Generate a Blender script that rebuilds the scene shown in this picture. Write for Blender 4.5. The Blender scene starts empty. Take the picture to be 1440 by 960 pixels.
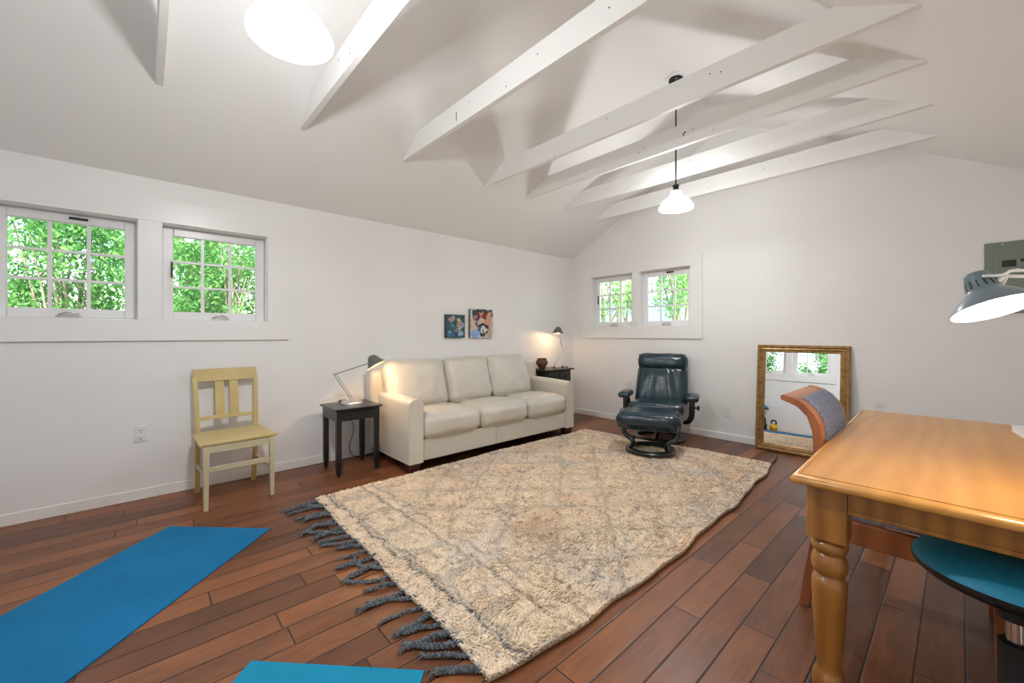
import bpy, bmesh, math, random
import numpy as np
from mathutils import Vector, Matrix, noise

random.seed(7)
RNG = np.random.default_rng(11)
SC = bpy.context.scene
C = SC.collection
PI = math.pi

# ------------------------------------------------------------------ dimensions
RW, YF, YN = 4.5, 4.907, -1.2          # room width, far wall, near wall
ZE, K = 2.35, 0.555                    # eaves height, roof slope
ZR = ZE + K * RW / 2                   # ridge height
TW = 0.18                              # wall thickness

# ------------------------------------------------------------------ materials
def nodes_of(name):
    m = bpy.data.materials.new(name)
    m.use_nodes = True
    nt = m.node_tree
    b = nt.nodes.get('Principled BSDF')
    return m, nt, b

def setp(b, **kw):
    for k, v in kw.items():
        b.inputs[k.replace('_', ' ')].default_value = v

def mat(name, col, rough=0.5, metal=0.0, bump=0.0, bscale=60.0, var=0.0, vscale=8.0, coat=0.0, spec=0.5, stretch=None):
    m, nt, b = nodes_of(name)
    c4 = (col[0], col[1], col[2], 1)
    setp(b, Base_Color=c4, Roughness=rough, Metallic=metal)
    b.inputs['Coat Weight'].default_value = coat
    b.inputs['Specular IOR Level'].default_value = spec
    tc = nt.nodes.new('ShaderNodeTexCoord')
    src = tc.outputs['Object']
    if stretch:
        mp = nt.nodes.new('ShaderNodeMapping')
        mp.inputs['Scale'].default_value = stretch
        nt.links.new(src, mp.inputs['Vector'])
        src = mp.outputs['Vector']
    if var > 0:
        n = nt.nodes.new('ShaderNodeTexNoise')
        n.inputs['Scale'].default_value = vscale
        n.inputs['Detail'].default_value = 5
        nt.links.new(src, n.inputs['Vector'])
        r = nt.nodes.new('ShaderNodeValToRGB')
        r.color_ramp.elements[0].position = 0.3
        r.color_ramp.elements[1].position = 0.7
        r.color_ramp.elements[0].color = tuple(x * (1 - var) for x in col) + (1,)
        r.color_ramp.elements[1].color = tuple(min(1, x * (1 + var)) for x in col) + (1,)
        nt.links.new(n.outputs['Fac'], r.inputs['Fac'])
        nt.links.new(r.outputs['Color'], b.inputs['Base Color'])
    if bump > 0:
        n2 = nt.nodes.new('ShaderNodeTexNoise')
        n2.inputs['Scale'].default_value = bscale
        n2.inputs['Detail'].default_value = 4
        nt.links.new(src, n2.inputs['Vector'])
        bp = nt.nodes.new('ShaderNodeBump')
        bp.inputs['Strength'].default_value = bump
        bp.inputs['Distance'].default_value = 0.01
        nt.links.new(n2.outputs['Fac'], bp.inputs['Height'])
        nt.links.new(bp.outputs['Normal'], b.inputs['Normal'])
    return m

def emit_mat(name, col, strength):
    m, nt, b = nodes_of(name)
    setp(b, Base_Color=(0.9, 0.9, 0.9, 1), Roughness=0.4)
    b.inputs['Emission Color'].default_value = (*col, 1)
    b.inputs['Emission Strength'].default_value = strength
    return m

def wood_mat(name, c_dark, c_light, scale=(14, 1.2, 14), rough=0.35, coat=0.2, rings=5.0, dist=4.0, ww=0.45):
    """long grain along local Y unless scale says otherwise"""
    m, nt, b = nodes_of(name)
    setp(b, Roughness=rough)
    b.inputs['Coat Weight'].default_value = coat
    b.inputs['Coat Roughness'].default_value = 0.25
    tc = nt.nodes.new('ShaderNodeTexCoord')
    mp = nt.nodes.new('ShaderNodeMapping')
    mp.inputs['Scale'].default_value = scale
    nt.links.new(tc.outputs['Object'], mp.inputs['Vector'])
    n = nt.nodes.new('ShaderNodeTexNoise')
    n.inputs['Scale'].default_value = 1.0
    n.inputs['Detail'].default_value = 7
    n.inputs['Distortion'].default_value = dist * 0.2
    nt.links.new(mp.outputs['Vector'], n.inputs['Vector'])
    w = nt.nodes.new('ShaderNodeTexWave')
    w.inputs['Scale'].default_value = rings * 0.12
    w.inputs['Distortion'].default_value = dist
    w.inputs['Detail'].default_value = 3
    w.inputs['Detail Scale'].default_value = 1.2
    nt.links.new(mp.outputs['Vector'], w.inputs['Vector'])
    mx = nt.nodes.new('ShaderNodeMath'); mx.operation = 'MULTIPLY_ADD'
    mx.inputs[1].default_value = ww
    nt.links.new(w.outputs['Fac'], mx.inputs[0])
    m2 = nt.nodes.new('ShaderNodeMath'); m2.operation = 'MULTIPLY'
    m2.inputs[1].default_value = 0.6
    nt.links.new(n.outputs['Fac'], m2.inputs[0])
    nt.links.new(m2.outputs[0], mx.inputs[2])
    r = nt.nodes.new('ShaderNodeValToRGB')
    r.color_ramp.elements[0].position = 0.2
    r.color_ramp.elements[1].position = 0.75
    r.color_ramp.elements[0].color = (*c_dark, 1)
    r.color_ramp.elements[1].color = (*c_light, 1)
    nt.links.new(mx.outputs[0], r.inputs['Fac'])
    nt.links.new(r.outputs['Color'], b.inputs['Base Color'])
    return m

def attr_mat(name, attr, rough=0.8, spec=0.3, sheen=0.0):
    m, nt, b = nodes_of(name)
    setp(b, Roughness=rough)
    b.inputs['Specular IOR Level'].default_value = spec
    b.inputs['Sheen Weight'].default_value = sheen
    a = nt.nodes.new('ShaderNodeAttribute'); a.attribute_name = attr
    nt.links.new(a.outputs['Color'], b.inputs['Base Color'])
    return m

def floor_mat():
    m, nt, b = nodes_of('hand_scraped_planks')
    L = nt.links.new
    def math_(op, a, b_=None, c=None):
        n = nt.nodes.new('ShaderNodeMath'); n.operation = op
        for i, v in enumerate((a, b_, c)):
            if v is None: continue
            if isinstance(v, (int, float)): n.inputs[i].default_value = v
            else: L(v, n.inputs[i])
        return n.outputs[0]
    tc = nt.nodes.new('ShaderNodeTexCoord')
    sp = nt.nodes.new('ShaderNodeSeparateXYZ'); L(tc.outputs['Object'], sp.inputs[0])
    W = 0.1245
    xs = math_('DIVIDE', math_('SUBTRACT', sp.outputs['X'], 4.025 - 40 * W), W)
    row = math_('FLOOR', xs); fx = math_('FRACT', xs)
    wn = nt.nodes.new('ShaderNodeTexWhiteNoise'); wn.noise_dimensions = '1D'
    L(row, wn.inputs['W'])
    ln = math_('MULTIPLY_ADD', wn.outputs['Value'], 0.55, 0.75)
    ys = math_('ADD', math_('DIVIDE', sp.outputs['Y'], ln), math_('MULTIPLY', wn.outputs['Value'], 37.3))
    idx = math_('FLOOR', ys); fy = math_('FRACT', ys)
    ex = math_('MULTIPLY', math_('MINIMUM', fx, math_('SUBTRACT', 1.0, fx)), W)
    ey = math_('MULTIPLY', math_('MINIMUM', fy, math_('SUBTRACT', 1.0, fy)), ln)
    edge = math_('MINIMUM', ex, ey)
    mr = nt.nodes.new('ShaderNodeMapRange')
    mr.inputs['From Min'].default_value = 0.0016; mr.inputs['From Max'].default_value = 0.0036
    L(edge, mr.inputs['Value'])
    mr2 = nt.nodes.new('ShaderNodeMapRange')
    mr2.inputs['From Min'].default_value = 0.0; mr2.inputs['From Max'].default_value = 0.006
    mr2.interpolation_type = 'SMOOTHSTEP'
    L(edge, mr2.inputs['Value'])
    cv = nt.nodes.new('ShaderNodeCombineXYZ'); L(row, cv.inputs[0]); L(idx, cv.inputs[1])
    wn2 = nt.nodes.new('ShaderNodeTexWhiteNoise'); wn2.noise_dimensions = '3D'; L(cv.outputs[0], wn2.inputs['Vector'])
    # grain
    off = nt.nodes.new('ShaderNodeVectorMath'); off.operation = 'MULTIPLY_ADD'
    L(wn2.outputs['Color'], off.inputs[0]); off.inputs[1].default_value = (9, 9, 9); L(tc.outputs['Object'], off.inputs[2])
    mp = nt.nodes.new('ShaderNodeMapping'); mp.inputs['Scale'].default_value = (46, 4.0, 1); L(off.outputs[0], mp.inputs['Vector'])
    n = nt.nodes.new('ShaderNodeTexNoise'); n.inputs['Scale'].default_value = 1.0; n.inputs['Detail'].default_value = 7; n.inputs['Distortion'].default_value = 1.2
    L(mp.outputs[0], n.inputs['Vector'])
    mpb = nt.nodes.new('ShaderNodeMapping'); mpb.inputs['Scale'].default_value = (9, 3.0, 1); L(off.outputs[0], mpb.inputs['Vector'])
    nb = nt.nodes.new('ShaderNodeTexNoise'); nb.inputs['Scale'].default_value = 1.0; nb.inputs['Detail'].default_value = 4
    L(mpb.outputs[0], nb.inputs['Vector'])
    tone = math_('ADD', math_('MULTIPLY', wn2.outputs['Value'], 0.42), math_('ADD', math_('MULTIPLY', n.outputs['Fac'], 0.42), math_('MULTIPLY', nb.outputs['Fac'], 0.38)))
    r = nt.nodes.new('ShaderNodeValToRGB')
    e = r.color_ramp.elements
    e[0].position = 0.22; e[0].color = (0.038, 0.0150, 0.0085, 1)
    e[1].position = 0.95; e[1].color = (0.350, 0.128, 0.046, 1)
    k = e.new(0.55); k.color = (0.148, 0.054, 0.0235, 1)
    L(tone, r.inputs['Fac'])
    mxc = nt.nodes.new('ShaderNodeMix'); mxc.data_type = 'RGBA'
    mxc.inputs['A'].default_value = (0.012, 0.007, 0.006, 1)
    L(mr.outputs[0], mxc.inputs['Factor']); L(r.outputs['Color'], mxc.inputs['B'])
    L(mxc.outputs['Result'], b.inputs['Base Color'])
    rr = math_('MULTIPLY_ADD', n.outputs['Fac'], 0.30, 0.22)
    L(rr, b.inputs['Roughness']); b.inputs['Specular IOR Level'].default_value = 0.38
    h = math_('ADD', math_('MULTIPLY', mr2.outputs[0], 1.0), math_('MULTIPLY', nb.outputs['Fac'], 0.7))
    h2 = math_('ADD', h, math_('MULTIPLY', n.outputs['Fac'], 0.15))
    bp = nt.nodes.new('ShaderNodeBump'); bp.inputs['Strength'].default_value = 0.35; bp.inputs['Distance'].default_value = 0.003
    L(h2, bp.inputs['Height']); L(bp.outputs['Normal'], b.inputs['Normal'])
    return m

def glass_mat():
    m = bpy.data.materials.new('window_glass'); m.use_nodes = True
    nt = m.node_tree; nt.nodes.clear()
    o = nt.nodes.new('ShaderNodeOutputMaterial')
    t = nt.nodes.new('ShaderNodeBsdfTransparent'); t.inputs[0].default_value = (0.97, 0.985, 0.98, 1)
    g = nt.nodes.new('ShaderNodeBsdfGlossy'); g.inputs['Roughness'].default_value = 0.02
    fr = nt.nodes.new('ShaderNodeFresnel'); fr.inputs[0].default_value = 1.45
    mx = nt.nodes.new('ShaderNodeMixShader')
    nt.links.new(fr.outputs[0], mx.inputs[0]); nt.links.new(t.outputs[0], mx.inputs[1]); nt.links.new(g.outputs[0], mx.inputs[2])
    nt.links.new(mx.outputs[0], o.inputs[0])
    return m

def opal_mat():
    """white opal lamp glass: lets part of the bulb's light through and glows itself"""
    m = bpy.data.materials.new('opal_glass'); m.use_nodes = True
    nt = m.node_tree; nt.nodes.clear()
    o = nt.nodes.new('ShaderNodeOutputMaterial')
    t = nt.nodes.new('ShaderNodeBsdfTransparent'); t.inputs[0].default_value = (1, 0.99, 0.985, 1)
    d = nt.nodes.new('ShaderNodeBsdfPrincipled')
    d.inputs['Base Color'].default_value = (0.92, 0.91, 0.89, 1); d.inputs['Roughness'].default_value = 0.15
    d.inputs['Emission Color'].default_value = (1, 0.97, 0.93, 1); d.inputs['Emission Strength'].default_value = 0.75
    mx = nt.nodes.new('ShaderNodeMixShader'); mx.inputs[0].default_value = 0.34
    nt.links.new(t.outputs[0], mx.inputs[1]); nt.links.new(d.outputs[0], mx.inputs[2])
    nt.links.new(mx.outputs[0], o.inputs[0])
    return m

def leaf_mat(name, c1, c2):
    m = bpy.data.materials.new(name); m.use_nodes = True
    nt = m.node_tree; nt.nodes.clear()
    o = nt.nodes.new('ShaderNodeOutputMaterial')
    d = nt.nodes.new('ShaderNodeBsdfDiffuse'); tr = nt.nodes.new('ShaderNodeBsdfTranslucent')
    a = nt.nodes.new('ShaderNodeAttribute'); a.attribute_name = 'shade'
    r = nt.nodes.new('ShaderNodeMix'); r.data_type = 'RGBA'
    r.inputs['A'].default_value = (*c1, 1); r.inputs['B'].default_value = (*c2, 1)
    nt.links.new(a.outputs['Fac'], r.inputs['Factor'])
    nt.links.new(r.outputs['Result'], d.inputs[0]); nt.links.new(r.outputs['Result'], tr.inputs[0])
    mx = nt.nodes.new('ShaderNodeMixShader'); mx.inputs[0].default_value = 0.4
    nt.links.new(d.outputs[0], mx.inputs[1]); nt.links.new(tr.outputs[0], mx.inputs[2])
    nt.links.new(mx.outputs[0], o.inputs[0])
    return m

M = {}
M['wall'] = mat('white_plaster', (0.86, 0.853, 0.845), 0.55, bump=0.10, bscale=9, spec=0.4, var=0.022, vscale=1.6)
M['ceil'] = mat('ceiling_paint', (0.87, 0.865, 0.858), 0.6, bump=0.06, bscale=7)
M['trim'] = mat('white_gloss_paint', (0.87, 0.865, 0.855), 0.3, bump=0.03, bscale=30)
M['beam'] = mat('painted_beam', (0.86, 0.855, 0.845), 0.45, bump=0.25, bscale=26, stretch=(0.25, 1, 1))
M['sash'] = mat('vinyl_sash', (0.87, 0.87, 0.88), 0.28)
M['glass'] = glass_mat()
M['floor'] = floor_mat()
M['outlet'] = mat('outlet_plastic', (0.82, 0.81, 0.79), 0.3)
M['dark'] = mat('dark_slot', (0.02, 0.02, 0.02), 0.5)
M['steel'] = mat('brushed_steel', (0.62, 0.61, 0.58), 0.28, 1.0)
M['chrome'] = mat('chrome', (0.75, 0.75, 0.75), 0.1, 1.0)
M['leather'] = mat('cream_leather', (0.60, 0.565, 0.485), 0.40, bump=0.22, bscale=45, var=0.06, vscale=4)
M['seam'] = mat('leather_seam', (0.33, 0.31, 0.27), 0.7)
M['shadesteel'] = mat('dull_nickel', (0.17, 0.18, 0.165), 0.35, 0.6)
M['sofaleg'] = mat('mahogany_leg', (0.055, 0.014, 0.010), 0.35)
M['under'] = mat('black_cloth', (0.012, 0.012, 0.013), 0.9)
M['teal'] = mat('dark_teal_leather', (0.009, 0.031, 0.044), 0.26, bump=0.35, bscale=30, var=0.3, vscale=10, spec=0.6)
M['tealpipe'] = mat('black_piping', (0.008, 0.014, 0.018), 0.5)
M['blackwood'] = mat('black_lacquered_wood', (0.012, 0.015, 0.015), 0.3, coat=0.2)
M['navy'] = mat('black_painted_table', (0.006, 0.009, 0.014), 0.3, bump=0.05, coat=0.1)
M['cabinet'] = mat('dark_green_black_paint', (0.020, 0.020, 0.015), 0.35)
M['yellow'] = mat('yellow_painted_wood', (0.57, 0.44, 0.19), 0.4, var=0.08, vscale=5, bump=0.04)
M['cream'] = mat('cream_painted_wood', (0.58, 0.52, 0.335), 0.42, var=0.05, vscale=5, bump=0.04)
M['oak'] = wood_mat('honey_oak', (0.50, 0.225, 0.045), (0.66, 0.335, 0.083), (7, 1.3, 7), 0.30, 0.12, rings=5.0, dist=9, ww=0.24)
M['oakleg'] = wood_mat('honey_oak_turned', (0.25, 0.095, 0.016), (0.40, 0.170, 0.034), (9, 9, 1.4), 0.28, 0.3, rings=5, dist=5)
M['cherry'] = wood_mat('cherry_wood_lit', (0.33, 0.10, 0.028), (0.52, 0.185, 0.055), (5, 1.0, 5), 0.33, 0.25)  # lit tone of the chair's wood, sunlight put into the colour
M['cherryshade'] = wood_mat('cherry_wood_shaded', (0.20, 0.055, 0.016), (0.34, 0.105, 0.032), (5, 9, 1.5), 0.33, 0.2)  # same wood darkened: shade on sides and legs painted into the colour
M['bluefab'] = mat('blue_grey_weave', (0.24, 0.285, 0.42), 0.9, bump=0.6, bscale=260, var=0.5, vscale=160)
M['bluevinyl'] = mat('blue_upholstery', (0.013, 0.235, 0.385), 0.6, bump=0.15, bscale=200)
M['plastic'] = mat('black_plastic', (0.012, 0.013, 0.014), 0.35)
M['mat1'] = mat('deep_blue_foam', (0.010, 0.170, 0.375), 0.8, spec=0.15, bump=0.4, bscale=320, var=0.10, vscale=3)
M['mat2'] = mat('cyan_blue_foam', (0.012, 0.270, 0.450), 0.8, spec=0.15, bump=0.4, bscale=320, var=0.05, vscale=4)
M['foamedge'] = mat('grey_foam_edge', (0.03, 0.06, 0.08), 0.9)
M['rug'] = attr_mat('wool_pile', 'pile', 0.95, 0.1, 0.0)
M['rugback'] = mat('jute_backing', (0.42, 0.38, 0.31), 0.95, bump=0.5, bscale=120)
M['tassel'] = mat('grey_wool_yarn', (0.15, 0.17, 0.185), 0.95, bump=0.9, bscale=220, var=0.5, vscale=60)
M['tasselb'] = mat('brown_wool_yarn', (0.30, 0.19, 0.12), 0.95, bump=0.9, bscale=220, var=0.4, vscale=60)
M['gilt'] = mat('antique_gilt', (0.31, 0.17, 0.05), 0.36, metal=0.35, var=0.4, vscale=30, coat=0.15)
M['mirror'] = mat('mirror_silver', (0.93, 0.95, 0.95), 0.0, 1.0)
M['opal'] = opal_mat()
M['bulb'] = emit_mat('lit_bulb', (1, 0.93, 0.82), 14)
M['bulbw'] = emit_mat('lit_warm_bulb', (1, 0.80, 0.55), 14)
M['bronze'] = mat('dark_bronze', (0.014, 0.020, 0.018), 0.4, 0.4)
M['cord'] = mat('black_cord', (0.01, 0.01, 0.01), 0.6)
M['lampblue'] = mat('blue_grey_enamel', (0.125, 0.175, 0.215), 0.3, bump=0.0, coat=0.3)
M['lampin'] = mat('white_enamel', (0.88, 0.87, 0.85), 0.4)
M['armwhite'] = mat('white_lamp_arm', (0.75, 0.76, 0.77), 0.3)
M['panel'] = mat('grey_green_panel', (0.20, 0.24, 0.205), 0.45, bump=0.03)
M['pot'] = mat('brown_earthenware', (0.13, 0.045, 0.022), 0.4, bump=0.3, bscale=30, var=0.4, vscale=12)
M['iron'] = mat('black_iron', (0.012, 0.012, 0.013), 0.45, bump=0.2)
M['kbyellow'] = mat('yellow_vinyl', (0.75, 0.48, 0.02), 0.4)
M['paper'] = mat('white_paper', (0.85, 0.85, 0.84), 0.7)
M['red'] = mat('red_glaze', (0.35, 0.03, 0.02), 0.3)
M['bead'] = mat('dark_bead', (0.03, 0.035, 0.05), 0.3)
M['bark'] = mat('pale_bark', (0.42, 0.34, 0.25), 0.9, bump=0.6, bscale=30)
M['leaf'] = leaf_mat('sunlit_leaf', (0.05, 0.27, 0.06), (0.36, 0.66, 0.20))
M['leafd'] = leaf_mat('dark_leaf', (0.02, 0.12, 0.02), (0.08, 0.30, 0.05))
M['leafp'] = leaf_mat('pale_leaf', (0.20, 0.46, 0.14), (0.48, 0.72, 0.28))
M['ground'] = mat('dry_lawn', (0.30, 0.33, 0.18), 0.95, bump=0.6, bscale=20, var=0.3, vscale=4)
M['stucco'] = mat('white_stucco', (0.80, 0.79, 0.76), 0.9, bump=0.3, bscale=40)
M['roofblue'] = mat('blue_grey_shingle', (0.22, 0.29, 0.36), 0.8, bump=0.4, bscale=25)

# ------------------------------------------------------------------ mesh helpers
class MB:
    """collects shapes into one bmesh"""
    def __init__(s): s.b = bmesh.new()
    def box(s, c, d, rot=None, taper=None):
        vs = []
        for z in (-1, 1):
            for x, y in ((-1, -1), (1, -1), (1, 1), (-1, 1)):
                k = 1.0 if (taper is None or z > 0) else taper
                v = Vector((x * d[0] / 2 * k, y * d[1] / 2 * k, z * d[2] / 2))
                if rot is not None: v = rot @ v
                vs.append(s.b.verts.new(v + Vector(c)))
        for f in ((3, 2, 1, 0), (4, 5, 6, 7), (0, 1, 5, 4), (1, 2, 6, 5), (2, 3, 7, 6), (3, 0, 4, 7)):
            s.b.faces.new([vs[i] for i in f])
        return s
    def bb(s, x0, x1, y0, y1, z0, z1):
        return s.box(((x0 + x1) / 2, (y0 + y1) / 2, (z0 + z1) / 2), (x1 - x0, y1 - y0, z1 - z0))
    def prism(s, pts, axis, a0, a1):
        """polygon (list of 2-tuples) extruded along axis; axis 0: pts=(y,z), 1: pts=(x,z), 2: pts=(x,y)"""
        def mk(p, a):
            return Vector({0: (a, p[0], p[1]), 1: (p[0], a, p[1]), 2: (p[0], p[1], a)}[axis])
        A = [s.b.verts.new(mk(p, a0)) for p in pts]; B = [s.b.verts.new(mk(p, a1)) for p in pts]
        s.b.faces.new(A); s.b.faces.new(B[::-1])
        n = len(pts)
        for i in range(n):
            j = (i + 1) % n
            s.b.faces.new((A[j], A[i], B[i], B[j]))
        return s
    def ribbon(s, inner, outer, axis, a0, a1):
        """closed strip between two polylines, as quads, extruded along axis (for curved boards)"""
        def mk(p, a):
            return Vector({0: (a, p[0], p[1]), 1: (p[0], a, p[1]), 2: (p[0], p[1], a)}[axis])
        rows = []
        for p, q in zip(inner, outer):
            rows.append([s.b.verts.new(mk(p, a0)), s.b.verts.new(mk(q, a0)), s.b.verts.new(mk(q, a1)), s.b.verts.new(mk(p, a1))])
        for r0, r1 in zip(rows[:-1], rows[1:]):
            for i in range(4):
                j = (i + 1) % 4
                s.b.faces.new((r0[i], r0[j], r1[j], r1[i]))
        s.b.faces.new(rows[0][::-1]); s.b.faces.new(rows[-1])
        return s
    def lathe(s, prof, seg=32, mtx=None, cap0=True, cap1=True):
        """prof: list of (r, z)"""
        rows = []
        for r, z in prof:
            row = []
            for i in range(seg):
                a = 2 * PI * i / seg
                v = Vector((r * math.cos(a), r * math.sin(a), z))
                if mtx is not None: v = mtx @ v
                row.append(s.b.verts.new(v))
            rows.append(row)
        for r0, r1 in zip(rows[:-1], rows[1:]):
            for i in range(seg):
                j = (i + 1) % seg
                s.b.faces.new((r0[i], r0[j], r1[j], r1[i]))
        if cap0: s.b.faces.new(rows[0][::-1])
        if cap1: s.b.faces.new(rows[-1])
        return s
    def tube(s, pts, r, seg=10, closed=False, flat=None, caps=True):
        """sweep a circle (or flat ellipse (a,b)) along pts; r may be a list"""
        P = [Vector(p) for p in pts]; n = len(P)
        rs = r if isinstance(r, (list, tuple)) else [r] * n
        rows = []
        up = None
        for i in range(n):
            if closed: t = P[(i + 1) % n] - P[i - 1]
            else: t = P[min(i + 1, n - 1)] - P[max(i - 1, 0)]
            t.normalize()
            if up is None:
                up = Vector((0, 0, 1)) if abs(t.z) < 0.9 else Vector((1, 0, 0))
            u = t.cross(up)
            if u.length < 1e-5: u = t.cross(Vector((0, 1, 0)))
            u.normalize(); w = u.cross(t); w.normalize(); up = w
            row = []
            for k in range(seg):
                a = 2 * PI * k / seg
                fu, fw = (1, 1) if flat is None else flat
                row.append(s.b.verts.new(P[i] + u * math.cos(a) * rs[i] * fu + w * math.sin(a) * rs[i] * fw))
            rows.append(row)
        m = n if closed else n - 1
        for i in range(m):
            r0, r1 = rows[i], rows[(i + 1) % n]
            for k in range(seg):
                j = (k + 1) % seg
                s.b.faces.new((r0[k], r0[j], r1[j], r1[k]))
        if not closed and caps:
            s.b.faces.new(rows[0][::-1]); s.b.faces.new(rows[-1])
        return s
    def sphere(s, c, r, seg=20, ring=12, scale=(1, 1, 1)):
        prof = []
        for i in range(ring + 1):
            a = -PI / 2 + PI * i / ring
            prof.append((max(1e-4, math.cos(a)) * r, math.sin(a) * r))
        mt = Matrix.Translation(Vector(c)) @ Matrix.Diagonal((*scale, 1))
        return s.lathe(prof, seg, mt)
    def cushion(s, c, d, r=0.05, n=12, puff=(0, 0, 0), rot=None, wr=0.0, wfreq=9.0, seed=0, fn=None):
        """rounded box with bulging faces; fn(u,v,w,p) may bend it further"""
        tmp = bmesh.new()
        bmesh.ops.create_cube(tmp, size=2.0)
        bmesh.ops.subdivide_edges(tmp, edges=tmp.edges[:], cuts=n, use_grid_fill=True)
        h = Vector((d[0] / 2, d[1] / 2, d[2] / 2))
        mp = {}
        for v in tmp.verts:
            q = v.co.copy()
            # denser sampling near the edges
            e = Vector([math.copysign(abs(x) ** 0.75, x) for x in q])
            p = Vector((e.x * h.x, e.y * h.y, e.z * h.z))
            rr = min(r, *(h * 0.98))
            inner = Vector([max(-(h[i] - rr), min(h[i] - rr, p[i])) for i in range(3)])
            dl = p - inner
            if dl.length > 1e-9: p = inner + dl.normalized() * rr * min(1.0, max(abs(dl.x), abs(dl.y), abs(dl.z)) / rr)
            p.x += math.copysign(1, q.x) * puff[0] * (1 - q.y ** 2) * (1 - q.z ** 2) * abs(q.x)
            p.y += math.copysign(1, q.y) * puff[1] * (1 - q.x ** 2) * (1 - q.z ** 2) * abs(q.y)
            p.z += math.copysign(1, q.z) * puff[2] * (1 - q.x ** 2) * (1 - q.y ** 2) * abs(q.z)
            if wr:
                nv = Vector((p.x + seed * 3.1, p.y + seed * 1.7, p.z)) * wfreq
                dsp = (noise.noise(nv) + 0.6 * noise.noise(nv * 2.3)) * wr
                p += (v.co.normalized()) * dsp
            if fn: p = fn(q, p)
            if rot is not None: p = rot @ p
            mp[v] = s.b.verts.new(p + Vector(c))
        for f in tmp.faces:
            s.b.faces.new([mp[v] for v in f.verts])
        tmp.free()
        return s
    def build(s, name, m, parent=None, bevel=0.0, bseg=2, smooth=True, angle=40, solid=0.0, sub=0):
        bmesh.ops.recalc_face_normals(s.b, faces=s.b.faces[:])
        me = bpy.data.meshes.new(name)
        s.b.to_mesh(me); s.b.free()
        me.materials.append(m if not isinstance(m, str) else M[m])
        if smooth:
            me.polygons.foreach_set('use_smooth', [True] * len(me.polygons))
            me.set_sharp_from_angle(angle=math.radians(angle))
        o = bpy.data.objects.new(name, me); C.objects.link(o)
        if parent is not None: o.parent = parent
        if solid:
            sm = o.modifiers.new('thickness', 'SOLIDIFY'); sm.thickness = solid; sm.offset = -1
        if bevel:
            bv = o.modifiers.new('bevel', 'BEVEL'); bv.width = bevel; bv.segments = bseg
            bv.limit_method = 'ANGLE'; bv.angle_limit = math.radians(35)
        if sub:
            sb = o.modifiers.new('sub', 'SUBSURF'); sb.levels = sub; sb.render_levels = sub
        return o

def np_mesh(name, verts, faces, m, parent=None, attr=None, attr_name='pile', fac=None, smooth=False):
    """verts (n,3); faces (k,3) or (k,4); attr per-vertex rgb"""
    me = bpy.data.meshes.new(name)
    nv, (nf, k) = len(verts), faces.shape
    me.vertices.add(nv); me.vertices.foreach_set('co', verts.astype(np.float32).ravel())
    me.loops.add(nf * k); me.loops.foreach_set('vertex_index', faces.astype(np.int32).ravel())
    me.polygons.add(nf)
    me.polygons.foreach_set('loop_start', np.arange(0, nf * k, k, dtype=np.int32))
    me.update(calc_edges=True)
    if attr is not None:
        a = me.attributes.new(attr_name, 'FLOAT_COLOR', 'POINT')
        rgba = np.ones((nv, 4), np.float32); rgba[:, :3] = attr
        a.data.foreach_set('color', rgba.ravel())
    if fac is not None:
        a = me.attributes.new('shade', 'FLOAT', 'POINT'); a.data.foreach_set('value', fac.astype(np.float32))
    if smooth: me.polygons.foreach_set('use_smooth', [True] * nf)
    me.materials.append(m if not isinstance(m, str) else M[m])
    o = bpy.data.objects.new(name, me); C.objects.link(o)
    if parent is not None: o.parent = parent
    return o

def tag(o, label=None, cat=None, group=None, kind=None):
    if label: o['label'] = label
    if cat: o['category'] = cat
    if group: o['group'] = group
    if kind: o['kind'] = kind
    return o

def thing(name, label, cat, loc=(0, 0, 0), rz=0.0, group=None, kind=None):
    o = bpy.data.objects.new(name, None); o.empty_display_size = 0.1
    C.objects.link(o); o.location = loc; o.rotation_euler = (0, 0, rz)
    return tag(o, label, cat, group, kind)

def struct(o, label=None, cat=None):
    return tag(o, label, cat, None, 'structure')

def aim(n, origin=(0, 0, 0)):
    """matrix taking local -Z to direction n"""
    n = Vector(n).normalized()
    return Matrix.Translation(Vector(origin)) @ (-n).to_track_quat('Z', 'Y').to_matrix().to_4x4()

def spline(pts, n=8):
    """Catmull-Rom through pts"""
    P = [Vector(p) for p in pts]
    P = [P[0] * 2 - P[1]] + P + [P[-1] * 2 - P[-2]]
    out = []
    for i in range(1, len(P) - 2):
        for k in range(n):
            t = k / n
            a, b, c, d = P[i - 1], P[i], P[i + 1], P[i + 2]
            out.append(0.5 * ((2 * b) + (c - a) * t + (2 * a - 5 * b + 4 * c - d) * t * t + (3 * b - a - 3 * c + d) * t ** 3))
    out.append(P[-2])
    return out

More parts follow.
